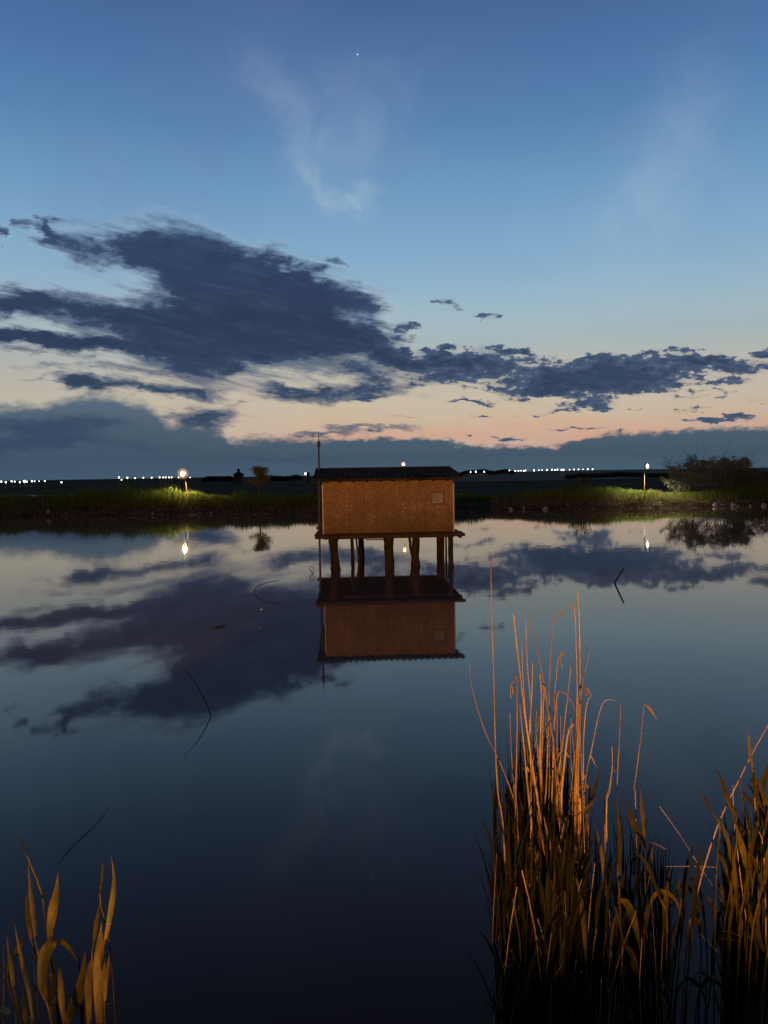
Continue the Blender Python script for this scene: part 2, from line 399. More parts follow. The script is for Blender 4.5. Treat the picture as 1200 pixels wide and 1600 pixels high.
def leaf_fn(N, b, t):
    tc = t.nodes.new('ShaderNodeTexCoord'); P = tc.outputs['Object']
    oi = t.nodes.new('ShaderNodeObjectInfo')
    n = N.noise(N.v('MULTIPLY', P, (60, 60, 3)), 1.0, 3, 0.6)
    n2 = N.noise(P, 5.0, 3, 0.6)
    col = N.ramp(N.m('ADD', N.m('MULTIPLY', n, 0.4), N.m('MULTIPLY', n2, 0.6)),
                 [(0.32, (0.040, 0.038, 0.005, 1)), (0.48, (0.105, 0.080, 0.008, 1)), (0.66, (0.24, 0.14, 0.018, 1))])
    col = N.v('SCALE', col, scale=N.m('MULTIPLY_ADD', oi.outputs['Random'], 0.9, 0.6))
    t.links.new(col, b.inputs['Base Color'])
    tr = t.nodes.new('ShaderNodeBsdfTranslucent'); t.links.new(col, tr.inputs[0])
    mx = t.nodes.new('ShaderNodeMixShader'); mx.inputs[0].default_value = 0.3
    o = [q for q in t.nodes if q.type == 'OUTPUT_MATERIAL'][0]
    t.links.new(b.outputs[0], mx.inputs[1]); t.links.new(tr.outputs[0], mx.inputs[2]); t.links.new(mx.outputs[0], o.inputs[0])


M['leaf'] = mat('reed_leaf', rough=0.5, fn=leaf_fn, spec=0.35)
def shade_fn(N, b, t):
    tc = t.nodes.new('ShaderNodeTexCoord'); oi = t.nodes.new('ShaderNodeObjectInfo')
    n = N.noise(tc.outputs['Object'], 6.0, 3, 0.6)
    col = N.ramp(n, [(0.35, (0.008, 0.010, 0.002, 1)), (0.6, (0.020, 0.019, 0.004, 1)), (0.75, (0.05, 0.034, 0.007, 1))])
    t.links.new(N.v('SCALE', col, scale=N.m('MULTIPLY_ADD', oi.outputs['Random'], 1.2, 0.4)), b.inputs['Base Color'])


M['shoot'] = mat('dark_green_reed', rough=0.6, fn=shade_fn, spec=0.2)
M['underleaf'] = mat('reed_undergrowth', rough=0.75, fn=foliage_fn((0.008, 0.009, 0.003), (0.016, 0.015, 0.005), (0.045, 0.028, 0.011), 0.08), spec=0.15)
M['grass'] = mat('bank_grass', rough=0.85, fn=foliage_fn((0.045, 0.075, 0.012), (0.085, 0.13, 0.020), (0.18, 0.20, 0.05)), spec=0.0)
M['drygrass'] = mat('dry_bank_grass', rough=0.9, fn=foliage_fn((0.06, 0.05, 0.02), (0.12, 0.09, 0.04), (0.22, 0.17, 0.08)), spec=0.0)
M['treeleaf'] = mat('tree_leaf', rough=0.8, fn=foliage_fn((0.12, 0.11, 0.03), (0.22, 0.19, 0.06), (0.34, 0.27, 0.10)), spec=0.2)
M['silver'] = mat('silvery_leaf', rough=0.8, fn=foliage_fn((0.10, 0.11, 0.075), (0.20, 0.21, 0.15), (0.38, 0.40, 0.32)), spec=0.2)
M['hedgeleaf'] = mat('far_hedge_leaf', rough=0.9, fn=foliage_fn((0.05, 0.055, 0.04), (0.09, 0.09, 0.065), (0.13, 0.125, 0.09)), spec=0.0)
M['darkleaf'] = mat('dark_leaf', rough=0.85, fn=foliage_fn((0.025, 0.03, 0.012), (0.05, 0.05, 0.025), (0.08, 0.075, 0.04)), spec=0.15)
M['olive'] = mat('olive_leaf', rough=0.8, fn=foliage_fn((0.05, 0.055, 0.03), (0.11, 0.115, 0.065), (0.20, 0.20, 0.12)), spec=0.1)
M['bark'] = mat('tree_bark', rough=0.9, fn=vary((0.04, 0.03, 0.02), (0.10, 0.08, 0.055), 8, bump=0.01))
M['plaster'] = mat('far_plaster', rough=0.9, fn=vary((0.06, 0.06, 0.06), (0.09, 0.09, 0.085), 2))
M['white_light'] = emit('white_lamp_glow', (1.0, 0.96, 0.86), 7)
M['cream_light'] = emit('cream_lamp_glow', (1.0, 0.86, 0.55), 7)
M['warm_lamp'] = emit('warm_lamp_glow', (1.0, 0.68, 0.32), 160)
M['flood_lamp'] = emit('flood_lamp_glow', (1.0, 0.95, 0.78), 22)
M['roof_lamp'] = emit('amber_lamp_glow', (1.0, 0.60, 0.20), 12)
M['bulb'] = emit('bank_lamp_bulb', (1.0, 0.46, 0.15), 40)
def halo_mat(name, color, st):  # see-through emissive skin for the painted lamp halo
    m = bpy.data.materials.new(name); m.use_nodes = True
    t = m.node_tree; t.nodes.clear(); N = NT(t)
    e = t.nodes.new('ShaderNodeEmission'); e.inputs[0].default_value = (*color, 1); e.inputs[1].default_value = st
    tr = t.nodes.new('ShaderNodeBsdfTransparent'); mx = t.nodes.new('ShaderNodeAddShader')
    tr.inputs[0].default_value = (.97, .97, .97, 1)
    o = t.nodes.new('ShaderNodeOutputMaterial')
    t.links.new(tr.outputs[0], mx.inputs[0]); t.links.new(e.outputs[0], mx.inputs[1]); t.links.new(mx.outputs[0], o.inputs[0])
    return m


M['frost'] = halo_mat('frosted_orange_globe', (1.0, 0.46, 0.12), 0.075)
M['frost_white'] = halo_mat('frosted_white_globe', (1.0, 0.8, 0.5), 0.18)
M['star'] = emit('star_glow', (0.9, 0.95, 1.0), 1.0)


class MB:
    """collects faces, then links them as ONE mesh object"""
    def __init__(s): s.v = []; s.f = []
    def add(s, vs, fs):
        o = len(s.v); s.v += [tuple(p) for p in vs]; s.f += [tuple(i + o for i in f) for f in fs]; return s
    def box(s, c, d, rot=None):
        vs = []
        for k in range(8):
            p = Vector(((k & 1) - .5, ((k >> 1) & 1) - .5, ((k >> 2) & 1) - .5))
            p = Vector((p.x * d[0], p.y * d[1], p.z * d[2]))
            if rot: p = rot @ p
            vs.append(p + Vector(c))
        return s.add(vs, [(0, 2, 3, 1), (4, 5, 7, 6), (0, 1, 5, 4), (2, 6, 7, 3), (0, 4, 6, 2), (1, 3, 7, 5)])
    def tube(s, pts, rad, n=6, cap=True, wob=0.0, rng=None):
        pts = [Vector(p) for p in pts]; vs = []; fs = []; L = len(pts)
        if not hasattr(rad, '__len__'): rad = [rad] * L
        ref = None
        for i, p in enumerate(pts):
            tg = (pts[min(i + 1, L - 1)] - pts[max(i - 1, 0)]).normalized()
            if ref is None:
                ref = tg.orthogonal().normalized()
            else:
                ref = (ref - tg * ref.dot(tg)).normalized()
            bi = tg.cross(ref)
            for k in range(n):
                a = 2 * math.pi * k / n
                r = rad[i] * (1 + (rng.uniform(-wob, wob) if rng else 0))
                vs.append(p + (ref * math.cos(a) + bi * math.sin(a)) * r)
        for i in range(L - 1):
            for k in range(n):
                k2 = (k + 1) % n
                fs.append((i * n + k, i * n + k2, (i + 1) * n + k2, (i + 1) * n + k))
        if cap:
            fs.append(tuple(range(n - 1, -1, -1))); fs.append(tuple((L - 1) * n + k for k in range(n)))
        return s.add(vs, fs)
    def ball(s, c, r, seg=10, rings=6, sc=(1, 1, 1)):
        vs = [(c[0], c[1], c[2] + r * sc[2])]; fs = []
        for i in range(1, rings):
            th = math.pi * i / rings
            for k in range(seg):
                a = 2 * math.pi * k / seg
                vs.append((c[0] + r * sc[0] * math.sin(th) * math.cos(a), c[1] + r * sc[1] * math.sin(th) * math.sin(a), c[2] + r * sc[2] * math.cos(th)))
        vs.append((c[0], c[1], c[2] - r * sc[2])); n = len(vs) - 1
        for k in range(seg): fs.append((0, 1 + k, 1 + (k + 1) % seg))
        for i in range(rings - 2):
            for k in range(seg):
                a = 1 + i * seg + k; b = 1 + i * seg + (k + 1) % seg
                fs.append((a, a + seg, b + seg, b))
        o = 1 + (rings - 2) * seg
        for k in range(seg): fs.append((o + k, n, o + (k + 1) % seg))
        return s.add(vs, fs)
    def ribbon(s, pts, wid, side, fold=0.25):
        """a long leaf: spine pts, half widths, side direction; folded a little along its midrib"""
        pts = [Vector(p) for p in pts]; L = len(pts); vs = []; fs = []
        for i, p in enumerate(pts):
            tg = (pts[min(i + 1, L - 1)] - pts[max(i - 1, 0)]).normalized()
            sd = side[i] if isinstance(side, list) else side
            sd = (sd - tg * sd.dot(tg)).normalized(); nn = tg.cross(sd)
            vs += [p - sd * wid[i] + nn * wid[i] * fold, p, p + sd * wid[i] + nn * wid[i] * fold]
        for i in range(L - 1):
            a = i * 3
            fs += [(a, a + 1, a + 4, a + 3), (a + 1, a + 2, a + 5, a + 4)]
        return s.add(vs, fs)
    def mesh(s, name, m, smooth=False):
        me = bpy.data.meshes.new(name); me.from_pydata(s.v, [], s.f); me.materials.append(m)
        if smooth: me.polygons.foreach_set('use_smooth', [True] * len(me.polygons))
        me.update(); return me
    def build(s, name, m, parent=None, smooth=False, **tags):
        return link(name, s.mesh(name, m, smooth), parent, **tags)


def link(name, me, parent=None, **tags):
    o = bpy.data.objects.new(name, me); COL.objects.link(o)
    if parent is not None: o.parent = parent
    for k, v in tags.items(): o[k] = v
    return o


def thing(name, label, cat, loc=(0, 0, 0), rz=0.0, group=None):
    o = bpy.data.objects.new(name, None); COL.objects.link(o)
    o.location = loc; o.rotation_euler = (0, 0, rz); o['label'] = label; o['category'] = cat
    if group: o['group'] = group
    o.empty_display_size = 0.2
    return o


def copy_thing(root, loc, label, rz=0.0, scale=1.0):
    r = root.copy(); COL.objects.link(r); r.location = loc; r['label'] = label; r.rotation_euler = (0, 0, rz)
    r.scale = (scale,) * 3
    for ch in list(root.children):
        c = ch.copy(); COL.objects.link(c); c.parent = r
        for g in list(ch.children):
            d = g.copy(); COL.objects.link(d); d.parent = c
    return r


def fast_mesh(name, V, F, m, smooth=False):
    """numpy verts and equal-sized faces"""
    me = bpy.data.meshes.new(name)
    nf, k = F.shape
    me.vertices.add(len(V)); me.vertices.foreach_set('co', np.ascontiguousarray(V, dtype=np.float32).ravel())
    me.loops.add(nf * k); me.loops.foreach_set('vertex_index', F.astype(np.int32).ravel())
    me.polygons.add(nf)
    me.polygons.foreach_set('loop_start', np.arange(0, nf * k, k, dtype=np.int32))
    me.polygons.foreach_set('loop_total', np.full(nf, k, dtype=np.int32))
    if smooth: me.polygons.foreach_set('use_smooth', np.ones(nf, dtype=bool))
    me.materials.append(m); me.update(calc_edges=True); me.validate()
    return me


def blades(base, hgt, width, rng, lean=0.25):
    """grass blades: a quad narrowing into a tip triangle, each leaning its own way -> V, F(quads)"""
    n = len(base)
    a = rng.uniform(0, 2 * np.pi, n); side = np.stack([np.cos(a), np.sin(a), np.zeros(n)], 1) * (width * 0.5)[:, None]
    b = rng.uniform(0, 2 * np.pi, n); ln = np.abs(rng.normal(0, lean, n)) * hgt
    tip = np.stack([np.cos(b) * ln, np.sin(b) * ln, hgt], 1)
    md = np.stack([np.cos(b) * ln * .25, np.sin(b) * ln * .25, hgt * .55], 1)
    V = np.stack([base - side, base + side, base + md + side * .75, base + md - side * .75, base + tip, base + tip], 1)
    V[:, 5] += side * .15
    V = V.reshape(-1, 3)
    i = np.arange(n) * 6
    F = np.concatenate([np.stack([i, i + 1, i + 2, i + 3], 1), np.stack([i + 3, i + 2, i + 5, i + 4], 1)])
    return V, F


def leaf_quads(C, size, rng, elong=2.2, flat=0.0):
    n = len(C)
    u = rng.normal(size=(n, 3)); u[:, 2] *= (1 - flat); u /= np.linalg.norm(u, axis=1)[:, None]
    w = rng.normal(size=(n, 3)); v = np.cross(u, w); v /= np.linalg.norm(v, axis=1)[:, None]
    s = (size * rng.uniform(.6, 1.4, n))[:, None]
    V = np.stack([C - u * s * elong * .5, C + v * s * .5, C + u * s * elong * .5, C - v * s * .5], 1).reshape(-1, 3)
    i = np.arange(n) * 4
    return V, np.stack([i, i + 1, i + 2, i + 3], 1)


# ------------------------------------------------------------------ terrain and water
def sstep(x, a, b):
    t = np.clip((x - a) / (b - a), 0, 1); return t * t * (3 - 2 * t)


_rg = np.random.default_rng(5)
_ph = _rg.uniform(0, 6.28, (24, 2)); _fr = _rg.normal(0, 1, (24, 2))


def wob(x, y, s, k0=0, k=8):
    o = 0
    for i in range(k0, k0 + k):
        o = o + np.sin(x * s * _fr[i, 0] + y * s * _fr[i, 1] + _ph[i, 0])
    return o / math.sqrt(k)


def shore(x):
    return 61.5 + 0.035 * -x + 0.35 * np.sin(x * 0.21 + 1.0) + 0.22 * np.sin(x * 0.73) + 0.12 * np.sin(x * 1.9 + 2)


def crest(x):
    return 0.95 + 0.30 * sstep(-x, 0, 30) + 0.08 * np.sin(x * 0.33 + 2)


def height(x, y):
    x = np.asarray(x, float); y = np.asarray(y, float)
    sh = shore(x)
    near = 1.05 + 0.04 * wob(x, y, 2.0) - 1.4 * sstep(y, 1.6, 3.5) - 0.6 * sstep(y, 3.7, 9)
    t = y - sh
    cr = crest(x)
    far = -0.9 + 0.9 * sstep(t, -6, 0.0) + (0.38 * sstep(t, 0, 1.2)) + (cr - 0.38) * sstep(t, 0.8, 4.2)
    far = far - (cr - 0.35) * sstep(t, 9, 17)
    far = far + 0.05 * wob(x, y, 1.6, 8) * sstep(t, 0.2, 2)
    h = np.where(y < 20, near, far)
    # side shores of the pond, outside the frame
    side = sstep(np.abs(x), 75, 95)
    h = np.where((y > 1) & (y < 75), h * (1 - side) + 1.2 * side, h)
    # ditch behind the far bank, left half
    ditch = sstep(-x, 50, 56) * sstep(y, 128, 133) * sstep(-y, -176, -168)
    h = h * (1 - ditch) + (-0.5) * ditch
    # the plain swells very gently towards the horizon
    h = h + np.where(y > 180, 2.1 * sstep(y, 300, 1500) + (1.9 * sstep(x / np.maximum(y, 1), -0.05, 0.28)) * sstep(y, 260, 900), 0)
    h = h + np.where(y > 600, 0.8 * wob(x, y, 0.004, 12) * sstep(y, 600, 1400), 0)
    return h


def axis(segs):
    out = []
    for a, b, st in segs: out += list(np.arange(a, b, st))
    out.append(segs[-1][1]); return np.array(out)


xs = axis([(-4000, -400, 300), (-400, -100, 12), (-100, -48, 2), (-48, 48, 0.5), (48, 100, 2), (100, 400, 12), (400, 4000, 300)])
ys = axis([(-60, -4, 4), (-4, 1, 0.5), (1, 6, 0.2), (6, 54, 4), (54, 84, 0.5), (84, 126, 4), (126, 180, 1.0), (180, 300, 15), (300, 1500, 60), (1500, 6000, 300)])
X, Y = np.meshgrid(xs, ys)
Z = height(X, Y)
V = np.stack([X.ravel(), Y.ravel(), Z.ravel()], 1)
nx = len(xs); ii = (np.arange(len(ys) - 1)[:, None] * nx + np.arange(nx - 1)[None, :]).ravel()
Fq = np.stack([ii, ii + 1, ii + nx + 1, ii + nx], 1)
link('ground', fast_mesh('ground', V, Fq, M['field'], True), kind='structure')

wm = MB(); wm.add([(-96, 2.0, 0), (96, 2.0, 0), (96, 74, 0), (-96, 74, 0)], [(0, 1, 2, 3)])
wm.build('pond_water', M['water'], kind='structure')
wm = MB(); wm.add([(-260, 127, -0.02), (-46, 127, -0.02), (-46, 178, -0.02), (-260, 178, -0.02)], [(0, 1, 2, 3)])
wm.build('ditch_water', M['water'], kind='structure')


# ------------------------------------------------------------------ the hut on stilts
HUT = at_z(608.5, 888, 0)
YAW = math.radians(3.2)
hut = thing('stilt_hut', 'brown chipboard hut on log stilts standing in the pond under a dark low roof', 'hut', HUT, YAW)
HM = Matrix.Translation(HUT) @ Matrix.Rotation(YAW, 4, 'Z'); HI = HM.inverted()
ZP, ZW, DEP, HW = 1.10, 2.80, 5.2, 2.075
rng = random.Random(3)
# walls
xsplit = [-HW, -1.24, -0.43, 0.38, 1.19, HW]
for i in range(5):
    a, b = xsplit[i], xsplit[i + 1]
    p = MB()
    dy = rng.uniform(0, .006)
    if i < 4:
        p.box(((a + b) / 2, dy, (ZP + ZW) / 2), (b - a - .005, .02, ZW - ZP))
        p.build('wall_panel', M['osb'], hut)
    else:   # the window opening is cut out of the last board
        x0, x1, z0, z1 = 1.40, 1.76, 2.05, 2.38
        def piece(xa, xb, za, zb): p.box(((xa + xb) / 2, dy, (za + zb) / 2), (xb - xa, .02, zb - za))
        A_ = a + .0025; B_ = b - .0025
        piece(A_, x0, ZP, ZW); piece(x1, B_, ZP, ZW); piece(x0, x1, ZP, z0); piece(x0, x1, z1, ZW)
        p.build('wall_panel', M['osb'], hut)
for nm, cx in (('side_wall', -HW + .01), ('side_wall', HW - .01)):
    for k in range(4):
        ya = .03 + k * (DEP - .06) / 4; yb = ya + (DEP - .06) / 4 - .01
        MB().box((cx, (ya + yb) / 2, (ZP + ZW) / 2), (.02, yb - ya, ZW - ZP)).build('side_panel', M['osb'], hut)
MB().box((0, DEP, (ZP + ZW) / 2), (2 * HW, .02, ZW - ZP)).build('rear_wall', M['osb'], hut)
for sx in (-1, 1):
    g_ = MB(); g_.add([(sx * HW, 0, ZW), (sx * HW, DEP, ZW), (sx * HW, DEP / 2, ZW + .29), (sx * (HW - .02), 0, ZW), (sx * (HW - .02), DEP, ZW), (sx * (HW - .02), DEP / 2, ZW + .29)],
                      [(0, 1, 2), (5, 4, 3), (0, 2, 5, 3), (2, 1, 4, 5)])
    g_.build('gable_board', M['osb'], hut)
for sx in (-1, 1):
    MB().box((sx * (HW + .012), -.012, (ZP + ZW - .12) / 2 + .03), (.036, .05, ZW - ZP - .14)).build('corner_batten', M['trim'], hut)
MB().box((0, -.026, ZP + .03), (2 * HW - .02, .03, .055)).build('base_board', M['timber'], hut)
# window
wf = MB()
for (cx, cz, dx, dz) in ((1.58, 2.40, .44, .045), (1.58, 2.03, .44, .045), (1.3825, 2.215, .045, .325), (1.7775, 2.215, .045, .325)):
    wf.box((cx, -.022, cz), (dx * .98, .030, dz * .9))
wn = wf.build('window', M['frame_wood'], hut)
MB().box((1.58, .004, 2.215), (.35, .008, .325)).build('pane', M['pane'], wn)
# small pale patches and nail plates on the boards
for (x, z, w_, h_) in ((.46, 2.05, .03, .05), (-1.6, 2.42, .03, .02)):
    MB().box((x, -.016, z), (w_, .008, h_)).build('patch', M['trim'], hut)
# roof: corrugated sheets on the front slope, one rear slope
RX0, RX1 = -HW - .27, HW + .26
YR = DEP / 2; ZR = ZW + .40; YE = -.30; ZE = ZW + .075


def corr(xa, xb, y0, z0, y1, z1, lift=0.0):
    m_ = MB(); n = max(2, int(round((xb - xa) / .0235))); vs = []; fs = []
    prof = [0, 0, 0, .4, 1, 1, .6, 0]
    rows = 9
    for r in range(rows):
        t_ = r / (rows - 1); step = .018 * ((t_ * 4) % 1.0)       # pressed tile steps down the sheet
        for k in range(n + 1):
            x = xa + (xb - xa) * k / n
            hgt = prof[int(round((x - RX0) / .0235)) % 8] * .042
            vs.append((x, y0 + (y1 - y0) * t_, z0 + (z1 - z0) * t_ + hgt + lift + (.015 if r % 2 == 0 else 0)))
    for r in range(rows - 1):
        for k in range(n):
            a = r * (n + 1) + k; fs.append((a, a + 1, a + n + 2, a + n + 1))
    m_.add(vs, fs); return m_


W = (RX1 - RX0) / 5
for i in range(5):
    corr(RX0 + i * W, RX0 + (i + 1) * W, YE, ZE, YR, ZR, .004 * (i % 2)).build('roof_sheet', M['roof'], hut)
    corr(RX0 + i * W, RX0 + (i + 1) * W, 2 * YR - YE, ZE, YR, ZR, .004 * (i % 2)).build('roof_sheet', M['roof'], hut)
MB().tube([(RX0, YR, ZR + .02), (RX1, YR, ZR + .02)], .045, 8).build('ridge_cap', M['roof'], hut)
sl = math.atan2(ZR - ZE, YR - YE)
for k in range(10):                                             # rafters with tails under the eave
    x = -1.98 + k * .425
    L_ = math.hypot(YR - YE, ZR - ZE) - .04
    MB().box((x, (YR + YE) / 2, (ZR + ZE) / 2 - .065), (.055, L_, .09), Matrix.Rotation(sl, 3, 'X')).build('rafter', M['timber'], hut)
    MB().box((x, DEP - (YR + YE) / 2, (ZR + ZE) / 2 - .065), (.055, L_, .09), Matrix.Rotation(-sl, 3, 'X')).build('rafter', M['timber'], hut)
MB().box((0, YE - .012, ZE - .02), (RX1 - RX0, .022, .075)).build('fascia', M['roof'], hut)
MB().box((0, 2 * YR - YE + .012, ZE - .02), (RX1 - RX0, .022, .075)).build('fascia', M['roof'], hut)
for sx in (RX0 - .012, RX1 + .012):
    for s_ in (1, -1):
        yc = (YR + YE) / 2 if s_ == 1 else DEP - (YR + YE) / 2
        MB().box((sx, yc, (ZR + ZE) / 2 + .0), (.022, math.hypot(YR - YE, ZR - ZE), .10), Matrix.Rotation(sl * s_, 3, 'X')).build('barge_board', M['roof'], hut)
# deck
DX0, DX1 = -HW - .27, HW + .33
npl = 15; y_ = -.26; dwid = (DEP + .55) / npl
for k in range(npl):
    e0 = rng.uniform(-.06, .04); e1 = rng.uniform(-.05, .05)
    if k == 0: e0, e1 = 0, 0
    MB().box(((DX0 + e0 + DX1 + e1) / 2, y_ + dwid * (k + .5), ZP - .025 + rng.uniform(-.004, .004)), (DX1 + e1 - DX0 - e0, dwid - .02, .04)).build('plank', M['timber'], hut)
for k, yy in enumerate((.42, 1.4, 2.6, 3.9, 5.1)):
    MB().box(((DX0 + DX1) / 2 + (-.12 if k == 4 else 0), yy, ZP - .11), (DX1 - DX0 - .5 + (.5 if k == 4 else 0), .10, .12)).build('bearer', M['timber'], hut)
MB().box((DX1 - .12, 2.4, ZP - .11), (.06, 5.2, .10)).build('bearer', M['timber'], hut)
MB().box(((DX0 + DX1) / 2, -.285, ZP - .045), (DX1 - DX0, .03, .10)).build('edge_board', M['timber'], hut)
MB().box((DX0 + .14, .14, ZP + .05), (.22, .18, .10)).build('deck_block', M['timber'], hut)
MB().box((DX0 + .07, .30, ZP + .02), (.16, .30, .035)).build('deck_block', M['timber'], hut)
MB().box((-.42, .22, ZP - .19), (.62, .09, .028), Matrix.Rotation(math.radians(.6), 3, 'Y')).build('loose_board', M['timber'], hut)
# stilts, traced: (px, py) top to bottom, width px, distance behind the front
yF = HUT.y + .12
stilts = [
    ([(520.5, 836), (521, 852), (522.5, 868), (524, 884), (525, 896)], [17, 14, 12.5, 15, 18], .15),
    ([(549, 836), (550, 850), (551.5, 868), (551, 888)], [5.5, 5.5, 6, 7], 2.0),
    ([(555, 836), (558, 852), (561.5, 872), (558, 886)], [3, 3, 4, 4], 2.3),
    ([(563.5, 836), (564.5, 855), (565.5, 872), (565, 884)], [8.5, 9, 8.5, 9], 3.6),
    ([(607, 836), (607.5, 855), (608.5, 875), (608, 897)], [16.5, 15.5, 14.5, 17], .15),
    ([(639, 836), (641.5, 855), (645, 872), (644, 888)], [5, 4.5, 4.5, 5], 1.6),
    ([(650, 836), (649.5, 855), (649, 872), (650, 894)], [12.5, 12, 12, 18], .5),
    ([(688, 836), (688, 855), (688, 886)], [12, 12, 12.5], 3.2),
    ([(696.5, 836), (697, 855), (697.5, 884)], [3, 3, 3.5], 2.2),
    ([(703.5, 836), (703.5, 855), (704.5, 875), (707, 896)], [7, 6.5, 7, 9], .2),
]
for pts, wd, off in stilts:
    Yp = HUT.y + off
    P_ = []; R_ = []
    for (px, py), w_ in zip(pts, wd):
        # directions through the photograph at the post's own distance
        q = at_y(px, py, Yp); P_.append(HI @ q); R_.append(w_ / 2 * Yp / FPX)
    P_[0].z = ZP - .05
    # extend to below the water
    P_.append(P_[-1] + Vector((rng.uniform(-.03, .03), 0, -P_[-1].z - .9))); R_.append(R_[-1] * 1.05)
    fine_p = []; fine_r = []
    for i in range(len(P_) - 1):
        for k in range(3):
            t_ = k / 3
            fine_p.append(P_[i].lerp(P_[i + 1], t_) + Vector((rng.uniform(-.008, .008), rng.uniform(-.01, .01), 0))); fine_r.append(R_[i] * (1 - t_) + R_[i + 1] * t_)
    fine_p.append(P_[-1]); fine_r.append(R_[-1])
    MB().tube(fine_p, fine_r, 9, wob=.07, rng=rng).build('stilt', M['trunk'], hut, True)
for (qx, yy) in ((523, 4.9), (608, 4.8), (704, 4.9)):
    xx = (HI @ at_y(qx, 870, HUT.y + yy)).x
    MB().tube([(xx, yy, ZP - .05), (xx + .03, yy, .4), (xx, yy, -.9)], [.10, .095, .11], 8, wob=.08, rng=rng).build('stilt', M['trunk'], hut, True)
# low cross timber at the rear left and right, just over the water

# pole beside the hut
Yq = HUT.y + 1.9
pb, pt_ = at_y(500, 878, Yq), at_y(497.8, 678, Yq)
pole = thing('mast', 'thin dark steel mast standing in the water at the left end of the hut', 'mast', (pb.x, pb.y, 0))
z1 = pt_.z; xl = pt_.x - pb.x
MB().tube([(0.0, 0, -1.0), (0, 0, 1.2), (xl * .8, 0, z1 - .95), (xl, 0, z1 - .38)], [.036, .036, .034, .03], 8).build('tube', M['steel'], pole)
MB().tube([(xl, 0, z1 - .45), (xl, 0, z1 - .40), (xl, 0, z1 - .30), (xl, 0, z1 - .24)], [.035, .058, .055, .03], 8).build('coupling', M['steel'], pole)
MB().tube([(xl, 0, z1 - .30), (xl, 0, z1)], [.018, .012], 6).build('spike', M['steel'], pole)


# ------------------------------------------------------------------ far bank: grass, stones, lamps, trees
R = np.random.default_rng(11)


def bank_pts(n, x0, x1, t0, t1):
    x = R.uniform(x0, x1, n); t = R.uniform(t0, t1, n); y = shore(x) + t
    return np.stack([x, y, height(x, y) - .02], 1)


def tuftscale(x, y, s=0.8, k0=0):
    return np.clip(1 + .45 * wob(x, y, s, k0), .15, 2.0)


# green reeds and grass on the crest
b = bank_pts(52000, -50, 50, 1.6, 9.0)
hh = .50 * tuftscale(b[:, 0], b[:, 1], 1.3) * tuftscale(b[:, 0], b[:, 1] * .3, .35, 8) * R.uniform(.55, 1.35, len(b))
hh *= 1 + .45 * np.exp(-((b[:, 0] + 18.5) / 3.5) ** 2) + .35 * np.exp(-((b[:, 0] - 17.5) / 4.5) ** 2)
Vv, Ff = blades(b, hh, R.uniform(.015, .04, len(b)), R, .22)
link('grass', fast_mesh('grass', Vv, Ff, M['grass']), kind='stuff', label='green grass and reeds along the crest of the far bank', category='grass')
b = bank_pts(26000, -50, 50, 0.15, 7.0)
hh = .30 * tuftscale(b[:, 0], b[:, 1], 2.1, 8) * R.uniform(.4, 1.4, len(b))
Vv, Ff = blades(b, hh, R.uniform(.012, .035, len(b)), R, .35)
link('dry_grass', fast_mesh('dry_grass', Vv, Ff, M['drygrass']), kind='stuff', label='dry brown grass on the slope of the far bank', category='grass')
# sparse taller stalks against the plain
b = bank_pts(900, -50, 50, 3, 8.5)
keep = tuftscale(b[:, 0], b[:, 1] * .2, .5, 16) > 1.1
b = b[keep]
Vv, Ff = blades(b, R.uniform(.6, 1.15, len(b)), np.full(len(b), .02), R, .12)
link('tall_grass', fast_mesh('tall_grass', Vv, Ff, M['drygrass']), kind='stuff', label='sparse tall stalks rising over the far bank', category='grass')
# rubble along the water line
nr = 2600
x = R.uniform(-48, 48, nr); y = shore(x) + R.uniform(-.1, 1.6, nr); z = height(x, y)
s_ = R.uniform(.02, .10, nr) ** 1.0
octa = np.array([(1, 0, 0), (-1, 0, 0), (0, 1, 0), (0, -1, 0), (0, 0, .7), (0, 0, -.7)], float)
of = np.array([(0, 2, 4), (2, 1, 4), (1, 3, 4), (3, 0, 4), (2, 0, 5), (1, 2, 5), (3, 1, 5), (0, 3, 5)])
Vr = (octa[None] * s_[:, None, None] * R.uniform(.6, 1.4, (nr, 6, 1)) + np.stack([x, y, z], 1)[:, None]).reshape(-1, 3)
Fr = (of[None] + (np.arange(nr) * 6)[:, None, None]).reshape(-1, 3)
M['rubble'] = mat('rubble', rough=0.9, fn=foliage_fn((0.05, 0.04, 0.03), (0.12, 0.10, 0.08), (0.30, 0.26, 0.21), 0), spec=0.2)
link('rubble', fast_mesh('rubble', Vr, Fr, M['rubble']), kind='stuff', label='small rubble along the waterline of the far bank', category='rubble')


def stone_mesh(seed):
    rr = random.Random(seed); m_ = MB(); m_.ball((0, 0, 0), 1, 8, 6)
    v2 = []
    for p in m_.v:
        q = Vector(p); k = 1 + rr.uniform(-.28, .22); v2.append((q.x * k, q.y * k * .8, q.z * k * .7))
    m_.v = v2
    return m_.mesh('stone', M['stone'])


